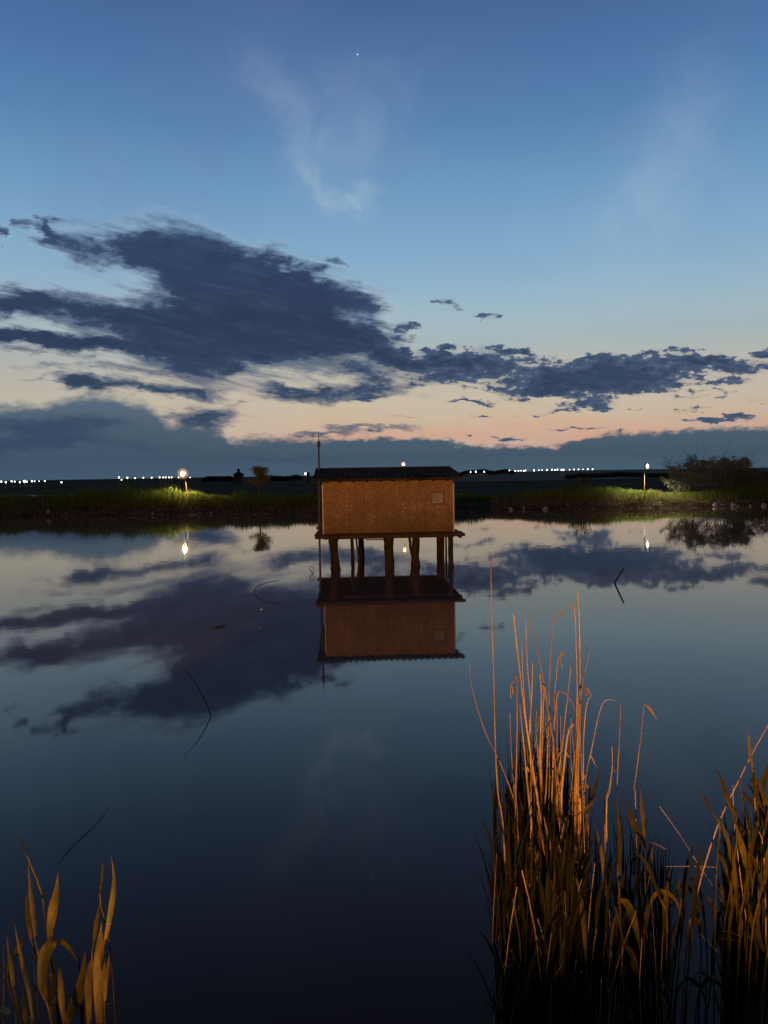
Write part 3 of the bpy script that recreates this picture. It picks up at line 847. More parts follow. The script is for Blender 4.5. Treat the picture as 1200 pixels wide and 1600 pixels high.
stone_meshes = [stone_mesh(k) for k in range(6)]
stones = [  # px, py, width px, words
    (973, 792, 9, 'small white stone at the waterline below the tall white lamp'),
    (985, 790, 5, 'small stone just right of the white stone below the tall white lamp'),
    (996, 783, 5, 'tiny pale stone in the grass right of the tall white lamp'),
    (1059, 789, 9, 'brightest white stone at the waterline below the silvery bush'),
    (1076, 787, 10, 'pale wedge-shaped stone beside the brightest white stone'),
    (1118, 784, 14, 'large grey stone at the waterline under the bush and tree'),
    (1131, 788, 6, 'small pale stone at the right foot of the large grey stone'),
    (1129, 781, 8, 'brownish flat stone behind the large grey stone'),
    (1146, 786, 13, 'pale angular block on the shore below the dark tree'),
    (1153, 790, 7, 'narrow stone leaning on the pale angular block'),
    (1172, 788, 7, 'small grey stone right of the pale angular block'),
    (1194, 789, 12, 'flat pale slab on the shore at the right edge'),
    (1025, 783, 12, 'weathered grey stone half hidden in grass left of the white stone'),
    (798, 791, 9, 'flat brown stone at the waterline right of the hut'),
    (818, 789, 9, 'pale stone on the shore midway between hut and tall white lamp'),
    (852, 791, 12, 'pair-like cracked stone on the shore below the row of white lights'),
    (238, 796, 7, 'pale reddish stone on the shore left of the lamp post'),
    (210, 793, 5, 'small dim stone on the shore further left of the lamp post'),
    (75, 793, 11, 'reddish brown stone at the waterline on the dark left shore'),
    (312, 796, 7, 'small brown stone on the shore right of the lamp post'),
    (330, 795, 5, 'tiny brown stone on the shore between lamp post and small tree'),
]
for i, (px, py, w_, lb) in enumerate(stones):
    d = ray(px, py); x = d.x / d.y * 62.0
    y = float(shore(x)) + .05 + max(0, (796 - .0163 * (px - 600) - py)) * .06
    x = d.x / d.y * y
    o = link('stone', stone_meshes[i % 6], label=lb, category='stone', group='pale stones along the far shore')
    s = w_ * .8 / 2 * y / FPX
    o.location = (x, y, float(height(x, y)) + s * .25); o.scale = (s, s, s); o.rotation_euler = (rng.uniform(-.3, .3), rng.uniform(-.3, .3), rng.uniform(0, 6))


# lamps on the far bank
def lamp_post(name, label, px, py, Yd, r, m_, sc=(1, 1, 1), lean=0.0, hood=True, group='lamps on the far bank', power=600, lc=(1, .8, .45)):
    p = at_y(px, py, Yd); g0 = float(height(p.x + lean, Yd))
    t_ = thing(name, label, 'lamp', (p.x + lean, Yd, g0), 0, group)
    hz = p.z - g0
    MB().tube([(0, 0, -.2), (-lean * .5, 0, hz * .5), (-lean, 0, hz + r * sc[2] * .5)], [.036, .032, .028], 8).build('pole', M['timber'], t_)
    gl = MB().ball((-lean, -.75, hz), r, 14, 9, sc).build('bulb', m_, t_, True)
    MB().tube([(-lean, 0, hz + r * sc[2] * .4), (-lean, -.35, hz + r * sc[2] + .06), (-lean, -.75, hz + r * sc[2] + .05)], [.022, .02, .018], 6).build('arm', M['timber'], t_)
    sl_ = bpy.data.lights.new('lamp_light', 'SPOT'); sl_.energy = power; sl_.color = lc; sl_.spot_size = math.radians(158); sl_.spot_blend = .5; sl_.shadow_soft_size = .12
    so = bpy.data.objects.new('lamp_light', sl_); COL.objects.link(so); so.parent = t_; so.location = (-lean, -.75, hz - r * sc[2] * 2.9)
    for q in (() if m_ == M['flood_lamp'] else (1.25, 1.5, 1.8, 2.1, 2.45, 2.8) if r > .15 else (1.5, 2.0)):  # nested glowing shells added as a soft halo round the bulb
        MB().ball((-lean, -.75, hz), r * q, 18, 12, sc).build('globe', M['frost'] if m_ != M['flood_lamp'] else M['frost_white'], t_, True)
    if hood:
        MB().tube([(-lean, -.75, hz + r * sc[2] * (1.02 if m_ == M['flood_lamp'] else 2.85)), (-lean, -.75, hz + r * sc[2] * (1.2 if m_ == M['flood_lamp'] else 3.05))], [r * .8 * sc[0], r * .2], 12).build('cap', M['steel'], t_)
    return t_


lamp_post('street_lamp', 'bright orange lamp on a leaning post left of the small tree', 289, 740, 69.0, .18, M['warm_lamp'], lean=.16, power=2200, lc=(1, .72, .38))
lamp_post('street_lamp', 'tall narrow white lamp on the far bank left of the silvery bush', 1007, 728.5, 66.0, .10, M['flood_lamp'], sc=(.9, .9, 1.7), power=2600, lc=(1, .92, .62))
lamp_post('street_lamp', 'amber lamp glowing just above the hut roof ridge', 630, 725.5, 71, .12, M['roof_lamp'], power=1600, lc=(1, .75, .4))

# low plank bench under the orange lamp
bx_ = at_y(296, 769, 72.0); gz = float(height(bx_.x, 72.0))
bench = thing('bench', 'low pale plank bench in the grass at the foot of the orange lamp', 'bench', (bx_.x, 72.0, gz), .15)
MB().box((0, 0, .44), (.95, .28, .05)).build('seat', M['trim'], bench)
for sx in (-.36, .36): MB().box((sx, 0, .2), (.07, .24, .44)).build('leg', M['timber'], bench)

# rows of far lights
proto = {}


def far_lamp(px, py, Yd, size, kind, label, group):
    p = at_y(px, py, Yd); g0 = float(height(p.x, Yd)) - .1
    key = kind
    if key not in proto:
        t_ = thing('street_lamp', label, 'lamp', (p.x, Yd, p.z), 0, group)
        MB().tube([(0, .55, -8), (0, .55, .3)], [.12, .09], 6).build('pole', M['post'], t_)
        MB().ball((0, 0, 0), .5, 8, 6).build('lamp_head', M[kind], t_, True)
        proto[key] = t_
    else:
        t_ = copy_thing(proto[key], (p.x, Yd, p.z), label); t_['group'] = group
    size *= .52
    t_.scale = (size, size, size)
    return t_


ordn = ['first', 'second', 'third', 'fourth', 'fifth', 'sixth', 'seventh', 'eighth', 'ninth', 'tenth', 'eleventh', 'twelfth', 'thirteenth',
        'fourteenth', 'fifteenth', 'sixteenth', 'seventeenth', 'eighteenth', 'nineteenth', 'twentieth', 'twenty-first', 'twenty-second']
rows_ = [
    ([(2, 752.5, 1.2), (9, 753.5, 1.2), (18, 752, 1.1), (23, 752.5, 1.0), (31, 753.5, 1.1), (38, 752, 1.9), (42, 752.5, 1.0), (50, 752, 1.2), (54, 752, .9), (61, 752, .6), (70, 751.7, .9), (96, 753.5, 1.2)],
     330, 'white light from the left end of the cluster over the dark left shore', 'white lights far away on the left', 'white_light'),
    ([(186, 746, 1.2), (190, 749.5, .9), (199, 746.5, 1.2), (211, 747, 1.1), (224, 746.3, 1.0), (237, 746.3, 1.0), (249.5, 746, 1.1), (255, 746, 1.0), (259, 746, 1.0), (264, 746, 1.0), (268, 746, 1.0), (279, 746, .8), (297, 746, .6)],
     330, 'cream light from the left in the row behind the orange lamp', 'cream lights in a row behind the orange lamp', 'cream_light'),
    ([(735.5, 737.5, .9), (743.5, 737, 1.5), (756.5, 737, 1.2), (796, 735, .9), (805, 735.7, 1.1), (810, 735.7, 1.1), (814, 735.4, .9), (818.5, 735.7, 1.1), (821, 735, 1.2), (834.5, 735, 1.5), (842, 734.7, .8),
      (847, 734.4, .9), (854.5, 734.2, 1.2), (862.7, 734, 1.3), (867, 734.2, 1.1), (871, 733.8, 1.3), (877.5, 734, 1.5), (880.5, 734, 1.5), (890, 734, .8), (897, 733.6, 1.1), (904, 733.5, 1.2), (911, 733.3, .8),
      (918.5, 733.2, 1.1), (926, 733.2, 1.1)],
     420, 'white light from the left in the long row right of the hut', 'white lights in a long row right of the hut', 'white_light'),
    ([(477.5, 740.2, 1.5)], 300, None, 'white lights near the hut', 'white_light'),
]
ordn += ['twenty-third', 'twenty-fourth']
for lst, Yd, words_, grp, kd in rows_:
    for i, (px, py, sz) in enumerate(lst):
        lb = 'lone white light on the horizon just left of the mast' if words_ is None else ordn[i] + ' ' + words_
        far_lamp(px, py, Yd + (i % 3) * 6, sz, kd, lb, grp)

# far small buildings and hedges on the plain
pc = at_y(373, 745, 300); gb = float(height(pc.x, 300))
chapel = thing('chapel', 'tiny dark domed chapel silhouette on the plain left of the small tree', 'building', (pc.x, 300, gb))
zt = lambda py: at_y(373, py, 300).z - gb
MB().box((0, 0, zt(741) / 2), (3.4, 3.4, zt(741))).build('wall', M['plaster'], chapel)
MB().add([(-2, -2, zt(741)), (2, -2, zt(741)), (2, 2, zt(741)), (-2, 2, zt(741)), (-.7, -.7, zt(738)), (.7, -.7, zt(738)), (.7, .7, zt(738)), (-.7, .7, zt(738))],
         [(0, 1, 5, 4), (1, 2, 6, 5), (2, 3, 7, 6), (3, 0, 4, 7), (4, 5, 6, 7), (3, 2, 1, 0)]).build('roof', M['roof'], chapel)
MB().tube([(0, 0, zt(738)), (0, 0, zt(736))], .55, 10).build('drum', M['plaster'], chapel)
MB().ball((0, 0, zt(735)), .62, 10, 6, (1, 1, 1.2)).build('dome', M['roof'], chapel)
pc = at_y(481.5, 745, 290); gb = float(height(pc.x, 290))
shed = thing('shed', 'tiny dark shed silhouette on the horizon beside the lone white light', 'building', (pc.x, 290, gb))
zt2 = at_y(481.5, 738.5, 290).z - gb
MB().box((0, 0, zt2 / 2), (1.1, 1.6, zt2)).build('wall', M['plaster'], shed)
MB().box((0, 0, zt2 + .08), (1.4, 1.9, .14)).build('roof', M['roof'], shed)


def hedge(label, px0, px1, pytop, Yd, amp, n, seed, size=.35, name='hedge'):
    rr = np.random.default_rng(seed)
    u = rr.uniform(0, 1, n); px = px0 + (px1 - px0) * u
    a = np.array([at_y(p, pytop, Yd)[:] for p in (px0, px1)])
    x = a[0, 0] + (a[1, 0] - a[0, 0]) * u; topz = a[0, 2] + (a[1, 2] - a[0, 2]) * u
    topz = topz + amp * wob(x, x * 0, .25 if Yd > 200 else .6, seed % 14, 6)
    edge = np.minimum(u, 1 - u) * 8; topz = topz - 1.5 * amp * np.clip(1 - edge, 0, 1)
    y = Yd + rr.uniform(-2.5, 2.5, n); g_ = height(x, y)
    z = topz - np.minimum(topz - g_, 1.5 if Yd > 280 else 1.0) * rr.uniform(0, 1, n)
    V_, F_ = leaf_quads(np.stack([x, y, z], 1), np.full(n, size), rr, 1.6)
    return link(name, fast_mesh(name, V_, F_, M['hedgeleaf']), label=label, category='hedge', kind='stuff')


hedge('dark hedgerow silhouette on the horizon right of the hut', 716, 802, 735.2, 440, .5, 3500, 3, .9)
hedge('dark low scrub line beyond the right bank', 885, 1060, 741, 230, .35, 5200, 6, .5)
hedge('dark low scrub beyond the bank left of the small tree', 318, 366, 746, 320, .35, 2200, 9, .7)
hedge('dark scrub on the plain right of the small tree', 408, 470, 743.4, 320, .45, 2400, 1, .7)


def tree(name, label, px, Yd, top, foot_px, width, mleaf, seed, limbs=9, nleaf=1600, lsize=.05, spread=1.0, dense=.5, stems=1, group=None, bottom=.35, twig=3, cat='tree', rag=.55):
    """tapered trunk(s), limbs, twigs and a crown of leaf-sized faces gathered around the twigs"""
    rr = random.Random(seed); nr_ = np.random.default_rng(seed)
    p = at_y(px, top, Yd); gx = at_y(foot_px, 770, Yd).x; g0 = float(height(gx, Yd))
    t_ = thing(name, label, cat, (gx, Yd, g0), 0, group)
    Ht = p.z - g0; Wd = width * Yd / FPX; cx = p.x - gx
    wood = MB(); ends = []
    for s in range(stems):
        sx = (s - (stems - 1) / 2) * Wd * .16 + rr.uniform(-.1, .1) * (stems > 1)
        lean = (s - (stems - 1) / 2) / max(1, stems) * Wd * .5
        pts = [Vector((sx, 0, -.15))]
        K = 6
        for k in range(1, K + 1):
            u = k / K
            pts.append(Vector((sx + (cx + lean) * u ** 1.5 + rr.uniform(-.05, .05) * Ht * .2, rr.uniform(-.05, .05) * Ht * .3, Ht * .86 * u)))
        rad = [Ht * .028 / math.sqrt(stems) * (1 - .8 * k / K) + .008 for k in range(K + 1)]
        wood.tube(pts, rad, 7)
        for l in range(limbs):
            u = bottom + (1 - bottom) * (l + rr.random()) / limbs
            i = min(K - 1, int(u * K)); b0 = pts[i].lerp(pts[i + 1], u * K - i)
            a = rr.uniform(0, 6.28); ln = Wd * .5 * spread * math.sin(math.pi * min(.93, max(.2, (u - bottom) / (1 - bottom) * .8 + .22))) * rr.uniform(.65, 1.1)
            d = Vector((math.cos(a), math.sin(a) * .8, rr.uniform(.25, .9)))
            q = [b0]
            for k in range(4):
                d = (d + Vector((rr.uniform(-.3, .3), rr.uniform(-.3, .3), rr.uniform(-.15, .25)))).normalized()
                q.append(q[-1] + d * ln / 4)
            wood.tube(q, [.018 * Ht / 3 * (1 - .75 * k / 4) for k in range(5)], 5)
            for e in q[1:]:
                for w_ in range(twig):
                    dd = Vector((rr.gauss(0, 1), rr.gauss(0, 1), rr.gauss(.35, .8))).normalized() * ln * rr.uniform(.2, .45)
                    wood.tube([e, e + dd * .6, e + dd], [.006 * Ht / 3, .004 * Ht / 3, .002], 3, cap=False)
                    ends.append((e, e + dd))
    wood.build('trunk', M['bark'], t_)
    E = np.array([[*a, *b] for a, b in ends]); pick = nr_.integers(0, len(E), nleaf); u = nr_.uniform(.2, 1.15, nleaf)[:, None]
    C_ = E[pick, :3] * (1 - u) + E[pick, 3:] * u + nr_.normal(0, .035 * Ht * dense, (nleaf, 3))
    lo_ = Ht * bottom * .75; cz = (Ht + lo_) / 2; rz = (Ht - lo_) / 2
    q = ((C_[:, 0] - cx) / (Wd * .52)) ** 2 + (C_[:, 1] / (Wd * .6)) ** 2 + ((C_[:, 2] - cz) / rz) ** 2
    C_ = C_[(q < 1 + rag * wob(C_[:, 0] * 1.0, C_[:, 2], 4.5, seed % 12, 6)) & (C_[:, 2] > .05)]; nleaf = len(C_)
    V_, F_ = leaf_quads(C_, np.full(nleaf, lsize), nr_, 2.2)
    link('crown', fast_mesh('crown', V_, F_, mleaf), t_)
    return t_


tree('small_tree', 'small round-crowned tree lit by the orange lamp on the far bank', 403, 71.2, 727, 405, 44, M['treeleaf'], 5, 16, 5200, .05, 1.15, 1.0, bottom=.45, twig=4, rag=.2)
tree('bush', 'broad silvery bush on the far bank right of the tall white lamp', 1106, 68.5, 714, 1104, 116, M['silver'], 7, 12, 20000, .06, 1.05, 1.1, 5, bottom=.12, twig=3, cat='bush')
tree('bush', 'low silvery spreading bush with pale sprays at the left foot of the broad bush', 1062, 67.0, 742, 1070, 56, M['silver'], 21, 10, 4200, .045, 1.1, .5, 4, bottom=.05, twig=3, cat='bush')
tree('tree', 'dark sparse tree behind the right end of the bushes', 1149, 70.5, 711, 1150, 60, M['olive'], 13, 9, 6500, .05, 1.0, .8, 3, bottom=.2, twig=4)
tree('bush', 'dark dense bush spreading to the right edge of the far bank', 1172, 68.0, 734, 1168, 92, M['olive'], 31, 12, 14000, .05, 1.1, .8, 5, bottom=.05, twig=3, cat='bush')
tree('shrub', 'faint sparse shrub on the bank between the row of lights and the tall lamp', 912, 67.5, 738, 912, 28, M['darkleaf'], 17, 8, 900, .04, .9, .5, 4, bottom=.1, twig=3, cat='shrub')
tree('shrub', 'short sparse shrub left of the faint taller shrub', 893, 67.0, 752, 893, 16, M['darkleaf'], 19, 6, 300, .035, .9, .5, 3, bottom=.1, twig=2, cat='shrub')


# ------------------------------------------------------------------ sticks, stems and twigs in the water
def stem_thing(name, label, pts, rad, m_, cat, group=None, n=6):
    base = Vector(pts[0]); t0 = MB(); t0.tube([Vector(p) - base for p in pts], rad, n)
    o = t0.build(name, m_, None, True, label=label, category=cat)
    if group: o['group'] = group
    o.location = base
    return o


c0 = at_z(960, 911, 0); top = at_y(974.5, 888, c0.y - .5)
stem_thing('stick', 'short dark stick slanting out of the water right of the hut', [c0 + (c0 - top) * .5, c0, c0.lerp(top, .5), top], [.028, .026, .024, .022], M['timber'], 'stick')
c0 = at_z(330, 1120, 0)
P_ = [(283, 1040), (300, 1060), (313, 1080), (322, 1098), (328, 1114)]
pts = [c0 + Vector((.02, 0, -.3)), c0] + [at_y(px, py, c0.y + .05 * k) for k, (px, py) in enumerate(reversed(P_), 1)]
stem_thing('bent_stem', 'long dead reed stem arching out of open water left of centre', pts, [.007, .007, .007, .0065, .006, .005, .003], M['underleaf'], 'reed stem')
c0 = at_z(397, 925, 0)
P_ = [(399, 919), (406, 914), (418, 910), (437, 907)]
pts = [c0 + Vector((0, 0, -.3)), c0] + [at_y(px, py, c0.y - .03 * k) for k, (px, py) in enumerate(P_, 1)]
stem_thing('bent_stem', 'small hooked reed stem curving over the water left of the mast', pts, [.012, .012, .012, .011, .010, .005], M['timber'], 'reed stem')
pts = [at_z(px, py, .012) for px, py in ((331, 982), (338, 980), (346, 979), (353, 978))]
stem_thing('floating_twig', 'short twig floating on the water between the arching stem and the hut', pts, [.008, .014, .014, .006], M['timber'], 'twig')
pts = [at_z(px, py, .006) for px, py in ((90, 1351), (108, 1327), (133, 1303), (148, 1290), (172, 1259))]
stem_thing('floating_stalk', 'long thin dark stalk floating on the water above the left reeds', pts, [.0015, .0026, .0028, .0022, .001], M['underleaf'], 'reed stem')
c0 = at_z(489, 896, 0)
pts = [c0 + Vector((0, 0, -.2)), c0] + [at_y(px, py, c0.y) for px, py in ((485.5, 892), (483.5, 887), (486, 885), (490, 886), (490.5, 890), (488, 895))]
stem_thing('curled_stem', 'tiny curled reed stem looping over the water left of the mast', pts, [.012] * 6 + [.010, .008], M['timber'], 'reed stem')
c0 = at_z(531, 897, 0)
pts = [c0 + Vector((0, 0, -.2)), c0] + [at_y(px, py, c0.y) for px, py in ((533, 890), (530, 884), (526, 880))]
stem_thing('curled_stem', 'tiny bent reed stem against the left front stilt of the hut', pts, [.012] * 5, M['timber'], 'reed stem')
c0 = at_z(95, 842, 0)
for k, (px, py, lb) in enumerate(((405, 980, 'lower tiny pale speck of reed floating below the hooked stem'), (408.5, 952, 'upper tiny pale speck of reed floating below the hooked stem'))):
    q = at_z(px, py, .012)
    stem_thing('floating_scrap', lb, [q + Vector((-.03, 0, 0)), q, q + Vector((.03, .01, 0))], [.006, .018, .006], M['trim'], 'reed scrap')
# the bare twig standing before the dark left shore
c0 = at_z(97, 812, 0)
pts = [at_y(97, 812, 52) + Vector((0, 0, -.5)), at_y(95.5, 806, 52), at_y(93, 801, 52)]


# ------------------------------------------------------------------ reeds near the camera
def z3(x, y): return (720 + x / 3.75, 860 + y / 3.75)
def z4(x, y): return (760 + x / 4.0, 1200 + y / 4.0)
def z5(x, y): return (1000 + x / 3.2, 1100 + y / 3.2)
def z1(x, y): return (x / 4.0, 1200 + y / 4.0)


RC = Vector((1.05, 3.7, 0.0))


def spline(P, n):
    """Catmull-Rom through 3D points"""
    P = [P[0] * 2 - P[1]] + P + [P[-1] * 2 - P[-2]]
    out = []
    for i in range(1, len(P) - 2):
        for k in range(n):
            t_ = k / n; a, b, c, d = P[i - 1], P[i], P[i + 1], P[i + 2]
            out.append(.5 * ((2 * b) + (c - a) * t_ + (2 * a - 5 * b + 4 * c - d) * t_ * t_ + (3 * b - a - 3 * c + d) * t_ ** 3))
    out.append(P[-2]); return out


def trace(pts, depth, slope=0.0, n=3):
    """photograph points -> a curve in the world at the reed's own distance"""
    q = [at_y(px, py, depth + slope * i / max(1, len(pts) - 1)) for i, (px, py) in enumerate(pts)]
    return spline(q, n)


def stalk_mesh(P, wpx, origin, nodes=True, taper=.45):
    """P top -> bottom; node rings every 0.2 m like a real reed culm"""
    L = len(P); dep = P[0].y; r = wpx * .82 / 2 * dep / FPX
    m_ = MB(); rad = []
    for i in range(L):
        rad.append(r * (taper + (1 - taper) * min(1, i / (L * .7))))
    m_.tube([p - origin for p in P], rad, 6)
    acc = 0
    if nodes:
        for i in range(2, L):
            acc += (P[i] - P[i - 1]).length
            if acc > .19:
                acc = 0; d = (P[i] - P[i - 1]).normalized() * .006
                m_.tube([P[i] - origin - d, P[i] - origin, P[i] - origin + d], [rad[i], rad[i] * 1.2, rad[i]], 6)
    return m_


def leafw(n, w, pk=.35):
    out = []
    for i in range(n):
        u = i / (n - 1)
        out.append(w * (min(1, u / pk) ** .6 * .75 + .25 if u < pk else max(.02, 1 - ((u - pk) / (1 - pk)) ** 1.25)))
    return out


def traced_leaf(pts, depth, wpx, parent, origin, m_=None, turn=.3, slope=.1, fold=.25, pk=.4, name='leaf', culm=True):
    """pts base -> tip"""
    P = trace(pts, depth, slope, 4); n = len(P)
    if wpx > 8: wpx *= .78
    sd = Vector((math.cos(turn), math.sin(turn), 0))
    if culm and P[-1].z > P[0].z:
        b0 = P[0]; d0 = (P[0] - P[2]).normalized(); zb = -.1
        Q = [P[1], b0, b0 + d0 * .06 + Vector((0, .01, 0)), Vector((b0.x + d0.x * .10, b0.y + .03, b0.z - .35)), Vector((b0.x + d0.x * .12, b0.y + .06, zb))]
        MB().tube([q - origin for q in spline(Q, 3)], .0032, 5).build('stem', M['leaf'], parent, True)
    mb = MB().ribbon([p - origin for p in P], leafw(n, wpx / 2 * depth / FPX / max(.35, math.cos(turn)), pk), sd, fold)
    return mb.build(name, m_ or M['leaf'], parent, True)


O0 = Vector((0, 0, 0))
# --- stalks that stand out, each a plant of its own
solo = [
    ('tallest dry reed stalk, straight and thin at the left of the right clump', [z3(175, 15), z3(178, 200), z3(183, 450), z3(192, 700), z3(198, 950), z3(205, 1200), z3(218, 1424), z4(100, 320), z4(118, 620), z4(140, 1100), z4(150, 1700)], 3.3, 3.4),
    ('dry reed stalk bowing out to the left of the right clump', [z3(50, 660), z3(60, 770), z3(95, 920), z3(150, 1080), z3(210, 1200), z3(262, 1320), z3(300, 1424), z4(175, 210), z4(255, 480), z4(340, 700), z4(420, 1100), z4(470, 1700)], 3.45, 2.4),
    ('straight reed stalk standing alone just right of the dense clump', [z3(937, 900), z3(932, 1050), z3(922, 1250), z3(915, 1400), z4(820, 200), z4(818, 500), z4(830, 800), z4(845, 1100), z4(855, 1700)], 3.3, 2.8),
    ('reed stalk with its broken tip hanging to the right', [z3(1150, 992), z3(1120, 940), z3(1078, 902), z3(1068, 960), z3(1055, 1100), z3(1030, 1290), z3(1015, 1400), z4(930, 160), z4(945, 600), z4(980, 1000), z4(990, 1700)], 3.5, 2.2),
    ('thin reed stalk with a hooked tip between clump and single stalks', [z3(900, 880), z3(860, 875), z3(828, 905), z3(800, 1000), z3(770, 1150), z3(735, 1300), z3(705, 1424), z4(640, 400), z4(600, 900), z4(590, 1700)], 3.8, 1.9),
    ('broken bright reed stalk slanting through the lower clump', [z4(222, 640), z4(255, 780), z4(285, 920), z4(330, 1120), z4(400, 1320), z4(480, 1530), z4(540, 1750)], 3.05, 4.2),
    ('dry reed stalk slanting up to the right frame edge', [(1206, 1122), z5(630, 125), z5(560, 250), z5(490, 390), z5(415, 545), z5(350, 720), z5(290, 930), z5(240, 1150), z5(200, 1700)], 3.2, 3.2),
    ('thin stalk slanting down right between the right clumps', [z5(98, 512), z5(200, 655), z5(290, 800), z5(370, 920), z5(470, 1120), z5(560, 1400), z5(620, 1750)], 3.35, 2.4),
]
for lb, pts, dep, w_ in solo:
    P = trace(pts, dep, .25)
    base = Vector((P[-1].x, P[-1].y, 0))
    P.append(Vector((P[-1].x, P[-1].y + .03, -.15)))
    t_ = thing('reed_stalk', lb, 'reed', base, 0, 'single dry reed stalks')
    stalk_mesh(P, w_, base).build('stem', M['dry'], t_, True)

# --- the dense right clump
clump = thing('reed_clump', 'dense tall reed clump with bright dry tops on the right', 'reeds', RC, 0, 'reed clumps at the near shore')
traced = [
    ([z3(310, 368), z3(320, 480), z3(335, 610), z3(350, 740), z3(368, 900), z3(390, 1060), z3(415, 1230), z3(445, 1424), z4(320, 200), z4(350, 440), z4(365, 620)], 3.4, 4.6),
    ([z3(405, 370), z3(430, 500), z3(465, 660), z3(490, 800), z3(515, 960), z3(540, 1110), z3(560, 1290), z3(580, 1424), z4(455, 200), z4(470, 400), z4(420, 640), z4(400, 900)], 3.45, 3.2),
    ([z3(558, 345), z3(540, 480), z3(525, 650), z3(518, 800), z3(515, 950), z3(510, 1150), z3(498, 1424), z4(360, 250), z4(355, 420), z4(370, 640)], 3.5, 3.2),
    ([z3(686, 235), z3(694, 400), z3(698, 600), z3(700, 800), z3(693, 1000), z3(688, 1200), z3(680, 1424), z4(585, 200), z4(590, 600)], 3.5, 4.0),
    ([z3(665, 325), z3(674, 480), z3(680, 700), z3(682, 900), z3(676, 1150), z3(665, 1400), z4(560, 300)], 3.6, 3.0),
    ([z3(382, 410), z3(385, 560), z3(392, 700), z3(405, 850), z3(410, 1000), z3(415, 1200), z3(412, 1424)], 3.7, 2.4),
    ([z3(357, 540), z3(362, 700), z3(375, 900), z3(395, 1100), z3(420, 1300), z3(440, 1424)], 3.75, 2.0),
    ([z3(296, 870), z3(292, 800), z3(310, 765), z3(328, 735), z3(330, 900), z3(330, 1100), z3(325, 1300), z3(322, 1424), z4(190, 250), z4(205, 560), z4(215, 600)], 3.4, 3.6),
    ([z3(421, 655), z3(418, 800), z3(410, 950), z3(405, 1100), z3(408, 1300), z4(250, 0), z4(275, 300), z4(305, 520), z4(318, 700)], 3.5, 3.8),
    ([z3(668, 940), z3(650, 890), z3(620, 845), z3(590, 828), z3(568, 840), z3(556, 930), z3(545, 1080), z3(540, 1250), z3(535, 1424)], 3.55, 3.2),
    ([z3(466, 720), z3(472, 850), z3(470, 1000), z3(466, 1200), z3(470, 1300)], 3.5, 5.2),
    ([z3(490, 800), z3(482, 950), z3(478, 1100), z3(474, 1280), z3(480, 1424)], 3.6, 4.0),
    ([z3(765, 560), z3(745, 640), z3(718, 760), z3(700, 900), z3(690, 1100), z3(675, 1300), z3(668, 1424)], 3.7, 1.6),
    ([z3(645, 680), z3(630, 830), z3(612, 980), z3(598, 1120), z3(578, 1270), z3(560, 1424)], 3.5, 3.0),
    ([z3(592, 690), z3(585, 640), z3(600, 600), z3(575, 620), z3(562, 720), z3(550, 850), z3(545, 1000), z3(540, 1200)], 3.75, 2.0),
    ([z3(660, 1020), z3(640, 1040), z3(625, 1090), z3(612, 1200), z3(600, 1320), z3(590, 1424)], 3.4, 4.6),
    ([z3(765, 850), z3(745, 880), z3(730, 960), z3(720, 1100), z3(718, 1250), z3(715, 1424), z4(600, 200)], 3.6, 2.4),
    ([z3(735, 850), z3(735, 820), z3(712, 800), z3(695, 860), z3(690, 1000), z3(680, 1200), z3(668, 1424)], 3.4, 5.0),
    ([z3(288, 960), z3(292, 1080), z3(298, 1200), z3(308, 1330), z3(312, 1424)], 3.7, 2.0),
    ([z3(345, 900), z3(360, 1050), z3(375, 1200), z3(385, 1330), z3(398, 1424), z4(255, 60), z4(285, 380), z4(310, 560), z4(322, 780)], 3.3, 4.0),
    ([z3(446, 940), z3(440, 1050), z3(452, 1200), z3(462, 1300), z3(470, 1424)], 3.6, 2.6),
    ([z3(700, 900), z3(698, 1050), z3(690, 1200), z3(688, 1424)], 3.4, 4.4),
    ([z3(770, 1180), z3(745, 1260), z3(735, 1330), z3(722, 1424)], 3.5, 2.0),
    ([z3(885, 1150), z3(888, 1260), z3(870, 1400), z4(755, 160), z4(750, 300), z4(752, 460)], 3.3, 3.0),
    ([z3(905, 1300), z3(890, 1280), z3(870, 1420), z4(740, 200)], 3.5, 2.0),
    ([z4(140, 540), z4(120, 540), z4(160, 700), z4(180, 880)], 3.3, 1.8),
    ([z4(320, 940), z4(350, 1040), z4(385, 1180), z4(390, 1300), z4(385, 1600)], 3.1, 2.6),
    ([z4(148, 1130), z4(190, 1220), z4(250, 1330), z4(290, 1480), z4(310, 1640)], 3.1, 2.4),
    ([z4(120, 1210), z4(170, 1320), z4(240, 1420)], 3.1, 1.6),
    ([z4(990, 900), z4(985, 1100), z4(990, 1300), z4(980, 1640)], 3.2, 3.0),
    ([z4(845, 1040), z4(850, 1250), z4(860, 1640)], 3.15, 4.0),
    ([z4(868, 1230), z4(876, 1400), z4(890, 1640)], 3.2, 3.0),
    ([z4(780, 1155), z4(790, 1215), z4(815, 1250)], 3.1, 2.0),
    ([z4(1070, 1260), z4(1075, 1450), z4(1072, 1640)], 3.2, 1.8),
    ([z4(510, 270), z4(520, 290), z4(490, 330), z4(470, 420), z4(440, 560), z4(415, 700)], 3.3, 2.2),
]
for pts, dep, w_ in traced:
    P = trace(pts, dep, .15)
    if P[-1].z > .9 and dep > 3.3:
        P.append(Vector((P[-1].x + .02, P[-1].y + .05, .2)))
    stalk_mesh(P, w_, RC, True).build('stem', M['dry'], clump, True)
rg = random.Random(8)
